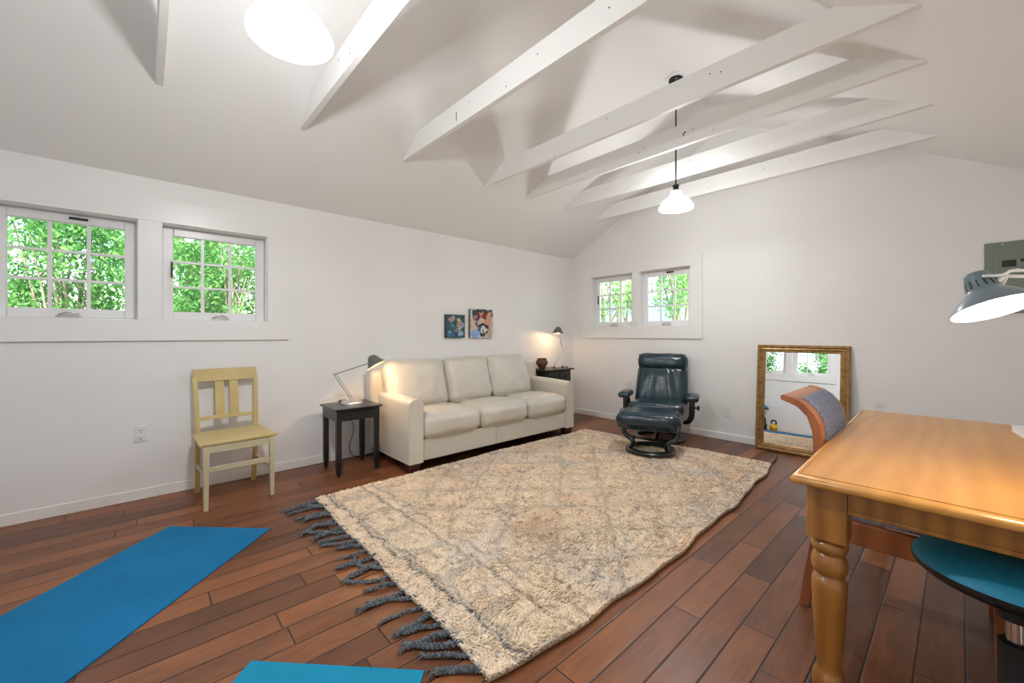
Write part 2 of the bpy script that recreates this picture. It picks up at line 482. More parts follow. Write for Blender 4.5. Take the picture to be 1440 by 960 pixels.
# ------------------------------------------------------------------ room shell
def wall_with_holes(name, m, axis, a0, a1, u0, u1, z0, z1, holes, extra=None):
    """wall slab between a0..a1 on axis (0=x,1=y), spanning u0..u1 and z0..z1, with rectangular holes"""
    us = sorted({u0, u1, *[h[0] for h in holes], *[h[1] for h in holes]})
    zs = sorted({z0, z1, *[h[2] for h in holes], *[h[3] for h in holes]})
    b = MB()
    def solid(i, j):
        if i < 0 or j < 0 or i >= len(us) - 1 or j >= len(zs) - 1: return False
        cu, cz = (us[i] + us[i + 1]) / 2, (zs[j] + zs[j + 1]) / 2
        return not any(h[0] < cu < h[1] and h[2] < cz < h[3] for h in holes)
    vd = {}
    def V(a, u, z):
        k = (round(a, 5), round(u, 5), round(z, 5))
        if k not in vd:
            vd[k] = b.b.verts.new((a, u, z) if axis == 0 else (u, a, z))
        return vd[k]
    for i in range(len(us) - 1):
        for j in range(len(zs) - 1):
            if not solid(i, j): continue
            U0, U1, Z0, Z1 = us[i], us[i + 1], zs[j], zs[j + 1]
            for a in (a0, a1): b.b.faces.new((V(a, U0, Z0), V(a, U1, Z0), V(a, U1, Z1), V(a, U0, Z1)))
            if not solid(i - 1, j): b.b.faces.new((V(a0, U0, Z0), V(a1, U0, Z0), V(a1, U0, Z1), V(a0, U0, Z1)))
            if not solid(i + 1, j): b.b.faces.new((V(a0, U1, Z0), V(a1, U1, Z0), V(a1, U1, Z1), V(a0, U1, Z1)))
            if not solid(i, j - 1): b.b.faces.new((V(a0, U0, Z0), V(a1, U0, Z0), V(a1, U1, Z0), V(a0, U1, Z0)))
            if not solid(i, j + 1): b.b.faces.new((V(a0, U0, Z1), V(a1, U0, Z1), V(a1, U1, Z1), V(a0, U1, Z1)))
    if extra: extra(b)
    return struct(b.build(name, m, smooth=False))

WZ0, WZ1 = 1.305, 2.033
LW = [(-0.717, -0.027), (0.105, 0.795)]
FWIN = [(0.356, 1.034), (1.134, 1.820)]
NW = [(0.62, 1.31), (1.445, 2.135)]
DOOR = (2.38, 3.26)

struct(MB().bb(-0.5, RW + 0.5, YN - 0.5, YF + 0.5, -0.12, 0.0).build('floor', 'floor', smooth=False), 'dark red-brown hand-scraped plank floor', 'floor')
o = wall_with_holes('wall_left', 'wall', 0, -TW, 0.0, YN - TW, YF + TW, 0, ZE + 0.06, [(a, b_, WZ0, WZ1) for a, b_ in LW])
tag(o, 'white wall behind the sofa and yellow chair', 'wall')
o = wall_with_holes('wall_right', 'wall', 0, RW, RW + TW, YN - TW, YF + TW, 0, ZE + 0.06, [])
tag(o, 'white wall on the right behind the oak table', 'wall')
gable = [(0.0, ZE), (RW, ZE), (RW / 2, ZR)]
o = wall_with_holes('wall_far', 'wall', 1, YF, YF + TW, 0, RW, 0, ZE, [(a, b_, WZ0, WZ1) for a, b_ in FWIN],
                    lambda b: b.prism(gable, 1, YF, YF + TW))
tag(o, 'white gable wall behind the recliner and mirror', 'wall')
o = wall_with_holes('wall_near', 'wall', 1, YN - TW, YN, 0, RW, 0, ZE, [(a, b_, WZ0, WZ1) for a, b_ in NW] + [(DOOR[0], DOOR[1], 0.0, 2.06)],
                    lambda b: b.prism(gable, 1, YN - TW, YN))
tag(o, 'white wall behind the viewer, seen in the mirror', 'wall')
ov = 0.35
for nm, sgn in (('ceiling', 0), ('ceiling_right', 1)):
    pts = [(-ov, ZE - K * ov), (RW / 2, ZR), (RW / 2, ZR + 0.16), (-ov, ZE - K * ov + 0.16)]
    # keep the eaves clear of the walls' outer faces
    if sgn: pts = [(RW - x, z) for x, z in pts]
    o = struct(MB().prism(pts, 1, YN - 0.45, YF + 0.45).build(nm, 'ceil', smooth=False))
    tag(o, 'white sloping ceiling above the %s wall' % ('right' if sgn else 'left'), 'ceiling')

# baseboards (low white boards, chipped along the left wall)
for nm, dims in (('baseboard_left', (0.0, 0.007, YN, YF, 0.0, 0.075)), ('baseboard_far', (0.012, RW, YF - 0.012, YF, 0.0, 0.075)),
                 ('baseboard_right', (RW - 0.012, RW, YN, YF - 0.012, 0.0, 0.075))):
    struct(MB().bb(*dims).build(nm, 'trim', bevel=0.004))
b = MB(); b.bb(0.012, DOOR[0] - 0.08, YN, YN + 0.012, 0, 0.09); b.bb(DOOR[1] + 0.08, RW - 0.012, YN, YN + 0.012, 0, 0.09)
struct(b.build('baseboard_near', 'trim', bevel=0.004))

# window casings: flat boards around each pair
def casing(name, P, o0, o1, z0, z1, holes, label):
    """P(u, d, z) -> world point; d is towards the room"""
    b = MB()
    def slab(u0, u1, za, zb, t=0.02):
        p, q = Vector(P(u0, 0, za)), Vector(P(u1, t, zb))
        b.bb(min(p.x, q.x), max(p.x, q.x), min(p.y, q.y), max(p.y, q.y), za, zb)
    slab(o0, o1, z0, WZ0, 0.020); slab(o0, o1, WZ1, z1, 0.020)
    edges = [o0] + [x for h in holes for x in h] + [o1]
    for i in range(0, len(edges), 2): slab(edges[i], edges[i + 1], WZ0, WZ1, 0.0195)
    return tag(struct(b.build(name, 'trim', bevel=0.003)), label, 'window casing')

PL = lambda u, d, z: (d, u, z)
PF = lambda u, d, z: (u, YF - d, z)
PN = lambda u, d, z: (u, YN + d, z)
casing('trim_1', PL, -0.877, 0.955, 1.153, 2.20, LW, 'wide white board casing around the two left wall windows')
casing('trim_2', PF, 0.172, 1.966, 1.148, 2.170, FWIN, 'wide white board casing around the two far wall windows')
casing('trim_3', PN, 0.46, 2.235, 1.153, 2.20, NW, 'wide white board casing around the windows seen in the mirror')

def window(name, P, u0, u1, label, crank_u=None, lock=None):
    root = thing(name, label, 'window', kind='structure')
    def put(b, ua, ub, da, db, za, zb):
        p, q = Vector(P(ua, da, za)), Vector(P(ub, db, zb))
        b.bb(min(p.x, q.x), max(p.x, q.x), min(p.y, q.y), max(p.y, q.y), za, zb)
    d0, d1 = -0.135, -0.085
    s = 0.064
    b = MB()     # jamb lining
    for (ua, ub, za, zb) in ((u0, u0 + 0.006, WZ0, WZ1), (u1 - 0.006, u1, WZ0, WZ1), (u0 + 0.006, u1 - 0.006, WZ0, WZ0 + 0.006), (u0 + 0.006, u1 - 0.006, WZ1 - 0.006, WZ1)):
        put(b, ua, ub, -TW, -0.002, za, zb)
    b.build('window_frame', 'trim', root, bevel=0.001)
    a0, a1, z0, z1 = u0 + 0.007, u1 - 0.007, WZ0 + 0.007, WZ1 - 0.007
    b = MB()
    put(b, a0, a0 + s, d0, d1, z0, z1); put(b, a1 - s, a1, d0, d1, z0, z1)
    put(b, a0 + s, a1 - s, d0, d1, z0, z0 + s); put(b, a0 + s, a1 - s, d0, d1, z1 - s, z1)
    b.build('sash', 'sash', root, bevel=0.006)
    g0, g1, h0, h1 = a0 + s, a1 - s, z0 + s, z1 - s
    b = MB()
    for i in (1, 2):
        u = g0 + (g1 - g0) * i / 3; put(b, u - 0.010, u + 0.010, -0.122, -0.098, h0 - 0.002, h1 + 0.002)
        z = h0 + (h1 - h0) * i / 3; put(b, g0 - 0.002, g1 + 0.002, -0.121, -0.099, z - 0.009, z + 0.009)
    b.build('muntin_grid', 'sash', root, bevel=0.002)
    b = MB(); put(b, g0 - 0.004, g1 + 0.004, -0.112, -0.108, h0 - 0.004, h1 + 0.004)
    b.build('glass_pane', 'glass', root, smooth=False)
    cu = crank_u if crank_u is not None else (u0 + u1) / 2
    b = MB(); put(b, cu - 0.06, cu + 0.06, -0.084, -0.045, WZ0 + 0.006, WZ0 + 0.022)
    p = [P(cu - 0.05, -0.055, WZ0 + 0.028), P(cu, -0.05, WZ0 + 0.045), P(cu + 0.05, -0.06, WZ0 + 0.03)]
    b.tube(spline(p, 5), 0.006, 8)
    b.build('crank_handle', 'steel', root, bevel=0.003)
    if lock == 'top':
        b = MB(); put(b, cu + 0.0, cu + 0.09, -0.084, -0.072, WZ1 - 0.045, WZ1 - 0.030); b.build('sash_label', 'dark', root)
    if lock == 'side':
        b = MB(); put(b, a0 + 0.048, a0 + 0.060, -0.084, -0.072, 1.64, 1.76); b.build('sash_latch', 'dark', root)
    return root

window('window_1', PL, *LW[0], 'white grid window in the left wall, nearest the edge of the photo', lock='top')
window('window_2', PL, *LW[1], 'white grid window in the left wall, above the yellow chair', lock='side', crank_u=0.47)
window('window_3', PF, *FWIN[0], 'small white grid window in the far wall, nearest the room corner', lock='side')
window('window_4', PF, *FWIN[1], 'small white grid window in the far wall, above the recliner', lock='top')
window('window_5', PN, *NW[0], 'white window with dark tree outside, reflected at the mirror\'s left')
window('window_6', PN, *NW[1], 'white window reflected at the middle of the mirror')

dr = thing('door_1', 'white glazed garden door behind the viewer, reflected at the mirror\'s right edge', 'door', kind='structure')
x0, x1 = DOOR
b = MB(); b.bb(x0, x0 + 0.02, YN - TW, YN + 0.02, 0, 2.06); b.bb(x1 - 0.02, x1, YN - TW, YN + 0.02, 0, 2.06); b.bb(x0 + 0.02, x1 - 0.02, YN - TW, YN + 0.02, 2.04, 2.06)
b.build('door_frame', 'trim', dr, bevel=0.002)
ya, yb = YN - 0.10, YN - 0.055
b = MB()
for r in ((x0 + 0.021, x0 + 0.09, 0.01, 2.039), (x1 - 0.09, x1 - 0.021, 0.01, 2.039), (x0 + 0.09, x1 - 0.09, 0.01, 0.30), (x0 + 0.09, x1 - 0.09, 1.95, 2.039)):
    b.bb(r[0], r[1], ya, yb, r[2], r[3])
b.build('door_leaf', 'sash', dr, bevel=0.003)
b = MB()
for i in (1, 2): u = x0 + 0.09 + (x1 - x0 - 0.18) * i / 3; b.bb(u - 0.01, u + 0.01, ya + 0.01, yb - 0.01, 0.299, 1.951)
for i in range(1, 5): z = 0.30 + 1.65 * i / 5; b.bb(x0 + 0.089, x1 - 0.089, ya + 0.011, yb - 0.011, z - 0.01, z + 0.01)
b.build('muntin_grid', 'sash', dr)
MB().bb(x0 + 0.086, x1 - 0.086, ya + 0.018, ya + 0.022, 0.296, 1.954).build('glass_pane', 'glass', dr, smooth=False)
b = MB(); b.tube([(x1 - 0.055, yb, 1.0), (x1 - 0.055, yb + 0.045, 1.0), (x1 - 0.16, yb + 0.05, 1.0)], 0.009, 10)
b.build('door_handle', 'steel', dr)

# tie beams
BY = [(-0.78, -0.78), (0.058, 0.050), (0.874, 0.84), (1.711, 1.66), (2.641, 2.583), (3.236, 3.141), (3.878, 3.754), (4.549, 4.383)]
BL = ['white tie beam behind the viewer, first from the near wall',
      'white tie beam seen end-on at the upper left, beside the big lamp shade',
      'white tie beam just right of the large near pendant lamp',
      'white tie beam with a dark crack, between the near pendant and the middle of the ceiling',
      'white tie beam passing in front of the far pendant\'s ceiling canopy',
      'white tie beam with a small dark nick, crossing the far pendant\'s cord lower down',
      'white tie beam just beyond the far pendant lamp, second from the far wall',
      'white tie beam closest to the far gable wall']
zb0, zb1 = 2.710, 2.880
for (yl_, yr_), lb in zip(BY, BL):
    y = (yl_ + yr_) / 2
    xa, xb = (zb0 - ZE) / K - 0.02, (zb1 - ZE) / K - 0.02
    zz = lambda x: -0.0154 * (x - RW / 2)          # beams dip a little to the right
    pts = [(xa, zb0 + zz(xa)), (RW - xa + 0.05, zb0 + zz(RW - xa)), (RW - xb + 0.05, zb1 + zz(RW - xb)), (xb, zb1 + zz(xb))]
    b = MB().prism(pts, 1, 0, 0.038)
    for v in b.b.verts: v.co.y += yl_ + (yr_ - yl_) * v.co.x / RW
    root = b.build('tie_beam', 'beam', bevel=0.003)
    tag(root, lb, 'beam', 'white tie beams across the ceiling')
    if y > 0.8:
        k = MB(); rr = random.Random(int(y * 100))
        for _ in range(4):
            kx = rr.uniform(1.3, 3.4); ky = yl_ + (yr_ - yl_) * kx / RW; kz = rr.uniform(2.73, 2.84)
            k.lathe([(0.004, -0.001), (0.004, 0.001)], 8, Matrix.Translation((kx, ky - 0.0008, kz)) @ Matrix.Rotation(PI / 2, 4, 'X'))
        if abs(y - 1.685) < 0.01:
            k.bb(1.54, 1.546, yl_ + (yr_ - yl_) * 1.54 / RW - 0.0016, yl_ + (yr_ - yl_) * 1.54 / RW, 2.755, 2.82)
        if abs(y - 3.1885) < 0.01:
            yk = yl_ + (yr_ - yl_) * 2.53 / RW; k.bb(2.53, 2.538, yk - 0.002, yk, 2.775, 2.80); k.bb(2.539, 2.552, yk - 0.002, yk, 2.795, 2.806)
        k.build('nail_mark', 'dark', root, smooth=False)

# outlets
def outlet(P, u, z, label, blank=False):
    root = thing('wall_outlet', label, 'outlet', P(u, 0, z))
    def put(b, ua, ub, da, db, za, zb):
        o_ = Vector(P(u, 0, z))
        p, q = Vector(P(u + ua, da, z + za)) - o_, Vector(P(u + ub, db, z + zb)) - o_
        b.bb(min(p.x, q.x), max(p.x, q.x), min(p.y, q.y), max(p.y, q.y), min(p.z, q.z), max(p.z, q.z))
    b = MB(); put(b, -0.036, 0.036, 0, 0.006, -0.058, 0.058); b.build('cover_plate', 'outlet', root, bevel=0.003)
    if not blank:
        for s_ in (-1, 1):
            b = MB(); put(b, -0.017, 0.017, 0.0055, 0.009, s_ * 0.026 - 0.018, s_ * 0.026 + 0.018)
            rc = b.build('socket', 'outlet', root, bevel=0.003)
            b = MB()
            put(b, -0.009, -0.006, 0.009, 0.0096, s_ * 0.026 - 0.002, s_ * 0.026 + 0.009)
            put(b, 0.006, 0.009, 0.009, 0.0096, s_ * 0.026 - 0.002, s_ * 0.026 + 0.009)
            put(b, -0.003, 0.003, 0.009, 0.0096, s_ * 0.026 - 0.013, s_ * 0.026 - 0.007)
            b.build('slot', 'dark', rc, smooth=False)
    return root
outlet(PL, -0.010, 0.475, 'white double wall outlet left of the yellow chair')
outlet(PF, 3.525, 0.53, 'white wall outlet low between the mirror and oak table')
outlet(PF, 0.98, 0.50, 'white wall outlet half hidden behind the recliner\'s left arm')
outlet(PF, 2.235, 0.325, 'blank white wall plate between the recliner and the mirror', True)

# electrical panel
ep = thing('electrical_panel', 'grey-green electrical panel on the far wall behind the desk lamp', 'electrical panel', (4.305, YF, 0))
MB().bb(-0.166, 0.166, -0.016, 0, 1.36, 1.911).build('panel_cover', 'panel', ep, bevel=0.006)
MB().bb(-0.118, 0.14, -0.022, -0.015, 1.42, 1.865).build('panel_frame', 'panel', ep, bevel=0.010)
dd = MB().bb(-0.092, 0.12, -0.028, -0.0205, 1.45, 1.835).build('panel_door', 'panel', ep, bevel=0.012)
MB().bb(-0.078, -0.008, -0.030, -0.0275, 1.715, 1.765).build('window_plate', 'dark', dd, bevel=0.002)
MB().bb(0.012, 0.10, -0.030, -0.0275, 1.745, 1.77).build('latch', 'dark', dd, bevel=0.002)
MB().lathe([(0.006, 0), (0.005, 0.003)], 10, Matrix.Translation((-0.075, -0.0165, 1.893)) @ Matrix.Rotation(PI / 2, 4, 'X')).build('screw', 'steel', ep)

# ------------------------------------------------------------------ pendants
def pendant(y, label, power):
    root = thing('pendant_lamp', label, 'pendant lamp', (RW / 2, y, ZR), group='white glass pendant lamps')
    zr = 2.355 - ZR
    b = MB(); b.prism([(-0.085, -K * 0.085), (0.085, -K * 0.085), (0.0, 0.0)], 1, -0.07, 0.07)
    b.build('mounting_block', 'trim', root)
    MB().lathe([(0.062, -0.046), (0.062, -0.066), (0.05, -0.074), (0.012, -0.078)], 28).build('canopy', 'bronze', root)
    MB().tube([(0, 0, -0.07), (0, 0, zr + 0.215)], 0.0065, 10).build('stem', 'bronze', root)
    MB().lathe([(0.012, zr + 0.225), (0.028, zr + 0.22), (0.028, zr + 0.205), (0.022, zr + 0.20), (0.022, zr + 0.180), (0.034, zr + 0.176), (0.034, zr + 0.168)], 24).build('socket_cap', 'bronze', root)
    prof = [(0.034, 0.170), (0.050, 0.165), (0.058, 0.150), (0.062, 0.118), (0.070, 0.108), (0.076, 0.100), (0.100, 0.092), (0.128, 0.070),
            (0.143, 0.046), (0.148, 0.030), (0.160, 0.024), (0.164, 0.012), (0.163, 0.0)]
    prof2 = prof + [(0.157, 0.001), (0.155, 0.018), (0.142, 0.028), (0.136, 0.046), (0.120, 0.068), (0.094, 0.085), (0.070, 0.094), (0.056, 0.114), (0.050, 0.148), (0.030, 0.160)]
    MB().lathe([(r * (0.93 if z < 0.1 else 0.85), z + zr) for r, z in prof2], 48, cap0=False, cap1=False).build('glass_shade', 'opal', root, angle=60)
    bl = MB().sphere((0, 0, zr + 0.065), 0.036).build('bulb', 'bulb', root)
    ld = bpy.data.lights.new('pendant_light', 'POINT'); ld.energy = power; ld.color = (0.95, 0.975, 1.0); ld.shadow_soft_size = 0.05
    lo = bpy.data.objects.new('pendant_light', ld); C.objects.link(lo); lo.parent = root; lo.location = (0, 0, zr + 0.065)
    return root
pendant(0.43, 'white glass pendant lamp hanging large at the top left', 165)
pendant(3.64, 'white glass pendant lamp hanging among the far beams', 95)

# ------------------------------------------------------------------ sofa
SF = thing('leather_sofa', 'cream leather three-seat sofa against the left wall', 'sofa', (0.47, 2.76, 0))
def S(x, y, z): return (x - 0.47, y - 2.76, z)
Y0, Y1 = 1.672, 3.852
# frame body
MB().cushion(S(0.46, 2.762, 0.185), (0.78, 1.93, 0.20), 0.02, 8).build('base', 'leather', SF)
for y, sg in ((Y0 + 0.068, 1), (Y1 - 0.068, -1)):
    def section(x, k, top):
        w = 0.068 * k; pts = [(-w, 0.088), (-w * 1.01, 0.30)]
        for i_ in range(13):
            t_ = PI - PI * i_ / 12
            pts.append((w * math.cos(t_) * 1.01, top - 0.052 + 0.052 * math.sin(t_) ** 0.9))
        pts += [(w * 1.01, 0.30), (w, 0.088)]
        return [S(x, y + dy, z) for dy, z in pts]
    bm_ = MB(); rows = []
    for x, k, dz in ((0.085, 0.90, -0.012), (0.095, 1.0, 0.0), (0.28, 1.0, 0.004), (0.50, 1.02, 0.0), (0.70, 1.02, -0.008), (0.85, 1.0, -0.014), (0.868, 0.985, -0.017), (0.879, 0.94, -0.023)):
        rows.append([bm_.b.verts.new(p) for p in section(x, k, 0.655 + dz)])
    for r0, r1 in zip(rows[:-1], rows[1:]):
        n_ = len(r0)
        for i_ in range(n_): bm_.b.faces.new((r0[i_], r0[(i_ + 1) % n_], r1[(i_ + 1) % n_], r1[i_]))
    bm_.b.faces.new(rows[0][::-1]); bm_.b.faces.new(rows[-1])
    arm = bm_.build('arm', 'leather', SF, angle=60)
    pp_ = [Vector(p) for p in section(0.8735, 0.965, 0.655 - 0.0195)]
    MB().tube(pp_, 0.0032, 6).build('piping', 'leather', arm)
MB().cushion(S(0.182, 2.745, 0.48), (0.21, 2.26, 0.78), 0.07, 14, rot=Matrix.Rotation(math.radians(-8), 3, 'Y'), wr=0.003).build('back_frame', 'leather', SF)
ys = [1.806, 2.447, 3.090, 3.722]
for i in range(3):
    w = ys[i + 1] - ys[i]
    def seatfn(q, p):
        if q.z > 0: p.z -= 0.020 * max(0, -q.x) * q.z
        return p
    sc_ = MB().cushion(S(0.595, (ys[i] + ys[i + 1]) / 2, 0.383), (0.60, w + 0.002, 0.205), 0.072, 16, puff=(0.012, 0.003, 0.028), wr=0.007, wfreq=10, seed=i, fn=seatfn).build('seat_cushion', 'leather', SF)
bx = [1.685, 2.345, 2.935, 3.555]
for i in range(3):
    w = bx[i + 1] - bx[i]
    def backfn(q, p, i=i):
        # gathered puckers along the top edge, leaning spread
        if q.z > 0.2:
            tpk = (q.z - 0.2) / 0.8
            p.x -= 0.012 * tpk * max(0, noise.noise(Vector((p.y * 22 + i * 5, 0, p.z * 2)))) * (1 if q.x > 0 else 0.3)
            p.z += 0.012 * tpk * noise.noise(Vector((p.y * 9 + i * 7, 1.7, 0)))
        p.y *= 1 + 0.02 * q.z
        return p
    rot = Matrix.Rotation(math.radians(-18), 3, 'Y')
    # side bases slide right with the wedge of the perspective-true seat divisions
    MB().cushion(S(0.325, (bx[i] + bx[i + 1]) / 2 + 0.02, 0.700), (0.20, w - 0.004, 0.50), 0.085, 18, puff=(0.035, 0.004, 0.010), rot=rot, wr=0.010, wfreq=9, seed=10 + i, fn=backfn).build('back_cushion', 'leather', SF)
for (x, y) in ((0.812, Y0 + 0.064), (0.812, Y1 - 0.064), (0.14, Y0 + 0.068), (0.14, Y1 - 0.068)):
    MB().box(S(x, y, 0.045), (0.10, 0.11, 0.09), taper=0.84).build('leg', 'sofaleg', SF, bevel=0.004)
MB().bb(*[v for p in zip(S(0.10, 1.80, 0.078), S(0.80, 3.72, 0.088)) for v in p]).build('dust_cover', 'under', SF, smooth=False)

MB().bb(*[v for p in zip(S(0.846, 2.652, 0.09), S(0.853, 2.655, 0.275)) for v in p]).build('base_seam', 'seam', SF, smooth=False)

# ------------------------------------------------------------------ yellow chair
CH = thing('wooden_chair', 'pale yellow painted wooden chair against the left wall', 'chair', (0.335, 0.505, 0), math.radians(3.2))
# local: +X to the front, Y to the side
MB().cushion((0.012, 0, 0.449), (0.445, 0.46, 0.026), 0.010, 6, fn=lambda q, p: Vector((p.x, p.y * (1.0 + 0.045 * q.x), p.z))).build('seat', 'yellow', CH)
for sy in (-1, 1):
    pts = [(-0.235, sy * 0.185, 0.0), (-0.205, sy * 0.188, 0.22), (-0.195, sy * 0.190, 0.45), (-0.208, sy * 0.193, 0.60), (-0.232, sy * 0.197, 0.76), (-0.262, sy * 0.200, 0.875)]
    sp_ = spline(pts, 5)
    inn = [(p.x - 0.015, p.z) for p in sp_]; out = [(p.x + 0.017, p.z) for p in sp_]
    b = MB(); rows = []
    for p in sp_:
        rows.append([b.b.verts.new((p.x + dx, p.y + dy, p.z)) for dx, dy in ((-0.015, -0.0155), (0.017, -0.0155), (0.017, 0.0155), (-0.015, 0.0155))])
    for r0, r1 in zip(rows[:-1], rows[1:]):
        for i in range(4): b.b.faces.new((r0[i], r0[(i + 1) % 4], r1[(i + 1) % 4], r1[i]))
    b.b.faces.new(rows[0][::-1]); b.b.faces.new(rows[-1])
    b.build('back_post', 'yellow', CH, bevel=0.003)
    MB().box((0.222, sy * 0.200, 0.218), (0.036, 0.036, 0.436), taper=0.72).build('front_leg', 'cream', CH, bevel=0.003)
    MB().box((0.012, sy * 0.190, 0.408), (0.40, 0.018, 0.05)).build('side_apron', 'cream', CH, bevel=0.002)
    MB().box((0.005, sy * 0.190, 0.215), (0.42, 0.016, 0.024)).build('side_stretcher', 'cream', CH, bevel=0.002)
def curved_rail(z0, z1, xoff0, xoff1, hw, th, bow=0.015):
    b = MB(); rows = []
    for k in range(13):
        t = -1 + 2 * k / 12
        dx = -bow * (1 - t * t)
        rows.append([b.b.verts.new((xoff0 + dx, t * hw, z0)), b.b.verts.new((xoff0 + dx + th, t * hw, z0)), b.b.verts.new((xoff1 + dx + th, t * hw, z1)), b.b.verts.new((xoff1 + dx, t * hw, z1))])
    for r0, r1 in zip(rows[:-1], rows[1:]):
        for i in range(4): b.b.faces.new((r0[i], r0[(i + 1) % 4], r1[(i + 1) % 4], r1[i]))
    b.b.faces.new(rows[0][::-1]); b.b.faces.new(rows[-1])
    return b
curved_rail(0.835, 0.930, -0.262, -0.285, 0.212, 0.024).build('top_rail', 'yellow', CH, bevel=0.004)
curved_rail(0.545, 0.572, -0.212, -0.216, 0.178, 0.020).build('lower_back_rail', 'yellow', CH, bevel=0.003)
for sy in (-0.058, 0.036):
    b = MB()
    b.ribbon([(-0.229, 0.568), (-0.240, 0.70), (-0.272, 0.838)], [(-0.219, 0.568), (-0.230, 0.70), (-0.262, 0.838)], 1, sy - 0.014, sy + 0.046)
    b.build('back_slat', 'yellow', CH, bevel=0.002)
MB().box((0.222, 0, 0.410), (0.020, 0.37, 0.046)).build('front_apron', 'cream', CH, bevel=0.002)
MB().box((0.218, 0, 0.272), (0.016, 0.37, 0.036)).build('front_stretcher', 'cream', CH, bevel=0.003)
MB().box((-0.192, 0, 0.408), (0.018, 0.35, 0.05)).build('rear_apron', 'cream', CH, bevel=0.002)

# ------------------------------------------------------------------ side table
ST = thing('side_table', 'small black side table at the near end of the sofa', 'side table', (0.335, 1.385, 0))
b = MB(); b.cushion((0, 0, 0.566), (0.41, 0.415, 0.020), 0.009, 5); b.build('tabletop', 'navy', ST)
MB().bb(-0.185, 0.185, -0.19, 0.19, 0.549, 0.556).build('top_moulding', 'navy', ST, bevel=0.003)
for sx in (-1, 1):
    MB().bb(sx * 0.172 - 0.009, sx * 0.172 + 0.009, -0.145, 0.145, 0.465, 0.549).build('apron', 'navy', ST, bevel=0.002)
for sy in (-1, 1):
    MB().bb(-0.14, 0.14, sy * 0.176 - 0.009, sy * 0.176 + 0.009, 0.465, 0.549).build('apron', 'navy', ST, bevel=0.002)
for sx in (-1, 1):
    for sy in (-1, 1):
        b = MB(); rows = []
        for z, k in ((0.549, 0.021), (0.30, 0.021), (0.12, 0.021), (0.07, 0.019), (0.03, 0.015), (0.0, 0.011)):
            ox, oy = sx * (0.160 + (0.0 if k > 0.02 else 0.0)), sy * (0.165)
            rows.append([b.b.verts.new((ox + dx * k, oy + dy * k, z)) for dx, dy in ((-1, -1), (1, -1), (1, 1), (-1, 1))])
        for r0, r1 in zip(rows[:-1], rows[1:]):
            for i in range(4): b.b.faces.new((r0[i], r0[(i + 1) % 4], r1[(i + 1) % 4], r1[i]))
        b.b.faces.new(rows[0][::-1]); b.b.faces.new(rows[-1])
        b.build('leg', 'navy', ST, bevel=0.003)

# ------------------------------------------------------------------ desk lamps on side tables
RX = Vector((0.6722, 0.7404, 0))
def desk_lamp(label, base, zt, elbow, head, n, power, R=0.088, base_r=0.095, cord=None):
    base = Vector((base[0], base[1], zt))
    root = thing('desk_lamp', label, 'desk lamp', base)
    L_ = lambda p: Vector(p) - base
    MB().lathe([(base_r, 0.0), (base_r, 0.008), (base_r * 0.93, 0.016), (base_r * 0.5, 0.022), (0.014, 0.024), (0.012, 0.045), (0.010, 0.046)], 40).build('base', 'steel', root)
    e, h = L_(elbow), L_(head)
    d0 = (e - Vector((0, 0, 0.045))).normalized()
    side = RX * 0.012
    b = MB()
    b.tube([Vector((0, 0, 0.04)) - side, e - side], 0.0035, 8); b.tube([Vector((0, 0, 0.04)) + side, e + side], 0.0035, 8)
    b.build('lower_arm', 'steel', root)
    b = MB(); b.tube([e, h], 0.0055, 10); b.build('upper_arm', 'steel', root)
    MB().sphere(e, 0.013, 14, 8, (1, 1, 1)).build('elbow_joint', 'steel', root)
    # bell shade
    ndir = Vector(n).normalized()
    away = (h - e).normalized()
    mt = aim(ndir, h + away * 0.062 + ndir * 0.012)
    prof = [(0.010, 0.072), (0.024, 0.068), (0.038, 0.055), (0.047, 0.038), (0.058, 0.014), (0.074, -0.010), (R, -0.026)]
    inn = [(R - 0.004, -0.026), (0.070, -0.008), (0.054, 0.013), (0.043, 0.036), (0.034, 0.050), (0.020, 0.062)]
    MB().lathe(prof + inn, 36, mt, cap0=True, cap1=True).build('shade', 'shadesteel', root, angle=50)
    MB().tube([h, h + away * 0.03], 0.009, 10).build('shade_joint', 'steel', root)
    bc = mt @ Vector((0, 0, 0.008))
    MB().sphere(bc, 0.022).build('bulb', 'bulbw', root)
    ld = bpy.data.lights.new('desk_lamp_light', 'POINT'); ld.energy = power; ld.color = (1, 0.62, 0.32); ld.shadow_soft_size = 0.025
    lo = bpy.data.objects.new('desk_lamp_light', ld); C.objects.link(lo); lo.parent = root; lo.location = mt @ Vector((0, 0, -0.020))
    if cord: MB().tube(spline([L_(p) for p in cord], 8), 0.0035, 6).build('power_cord', 'cord', root)
    return root
elb = (0.271, 1.267, 0.846)
hd = (0.487, 1.474, 0.942)
desk_lamp('brushed steel desk lamp on the black side table, shining on the sofa', (0.300, 1.405), 0.576, elb, hd, RX * 0.50 + Vector((0, 0, -0.86)), 9,
          cord=[(0.225, 1.37, 0.590), (0.15, 1.34, 0.582), (0.10, 1.40, 0.583), (0.075, 1.44, 0.56), (0.06, 1.46, 0.45), (0.10, 1.50, 0.30), (0.07, 1.47, 0.12), (0.05, 1.52, 0.02), (0.07, 1.62, 0.008), (0.04, 1.78, 0.006)])
desk_lamp('small brushed steel desk lamp on the dark corner cabinet', (0.135, 4.345), 0.731, (0.205, 4.43, 0.985), (0.20, 4.36, 1.190), (0.05, -0.12, -1), 5.5, R=0.080, base_r=0.07)

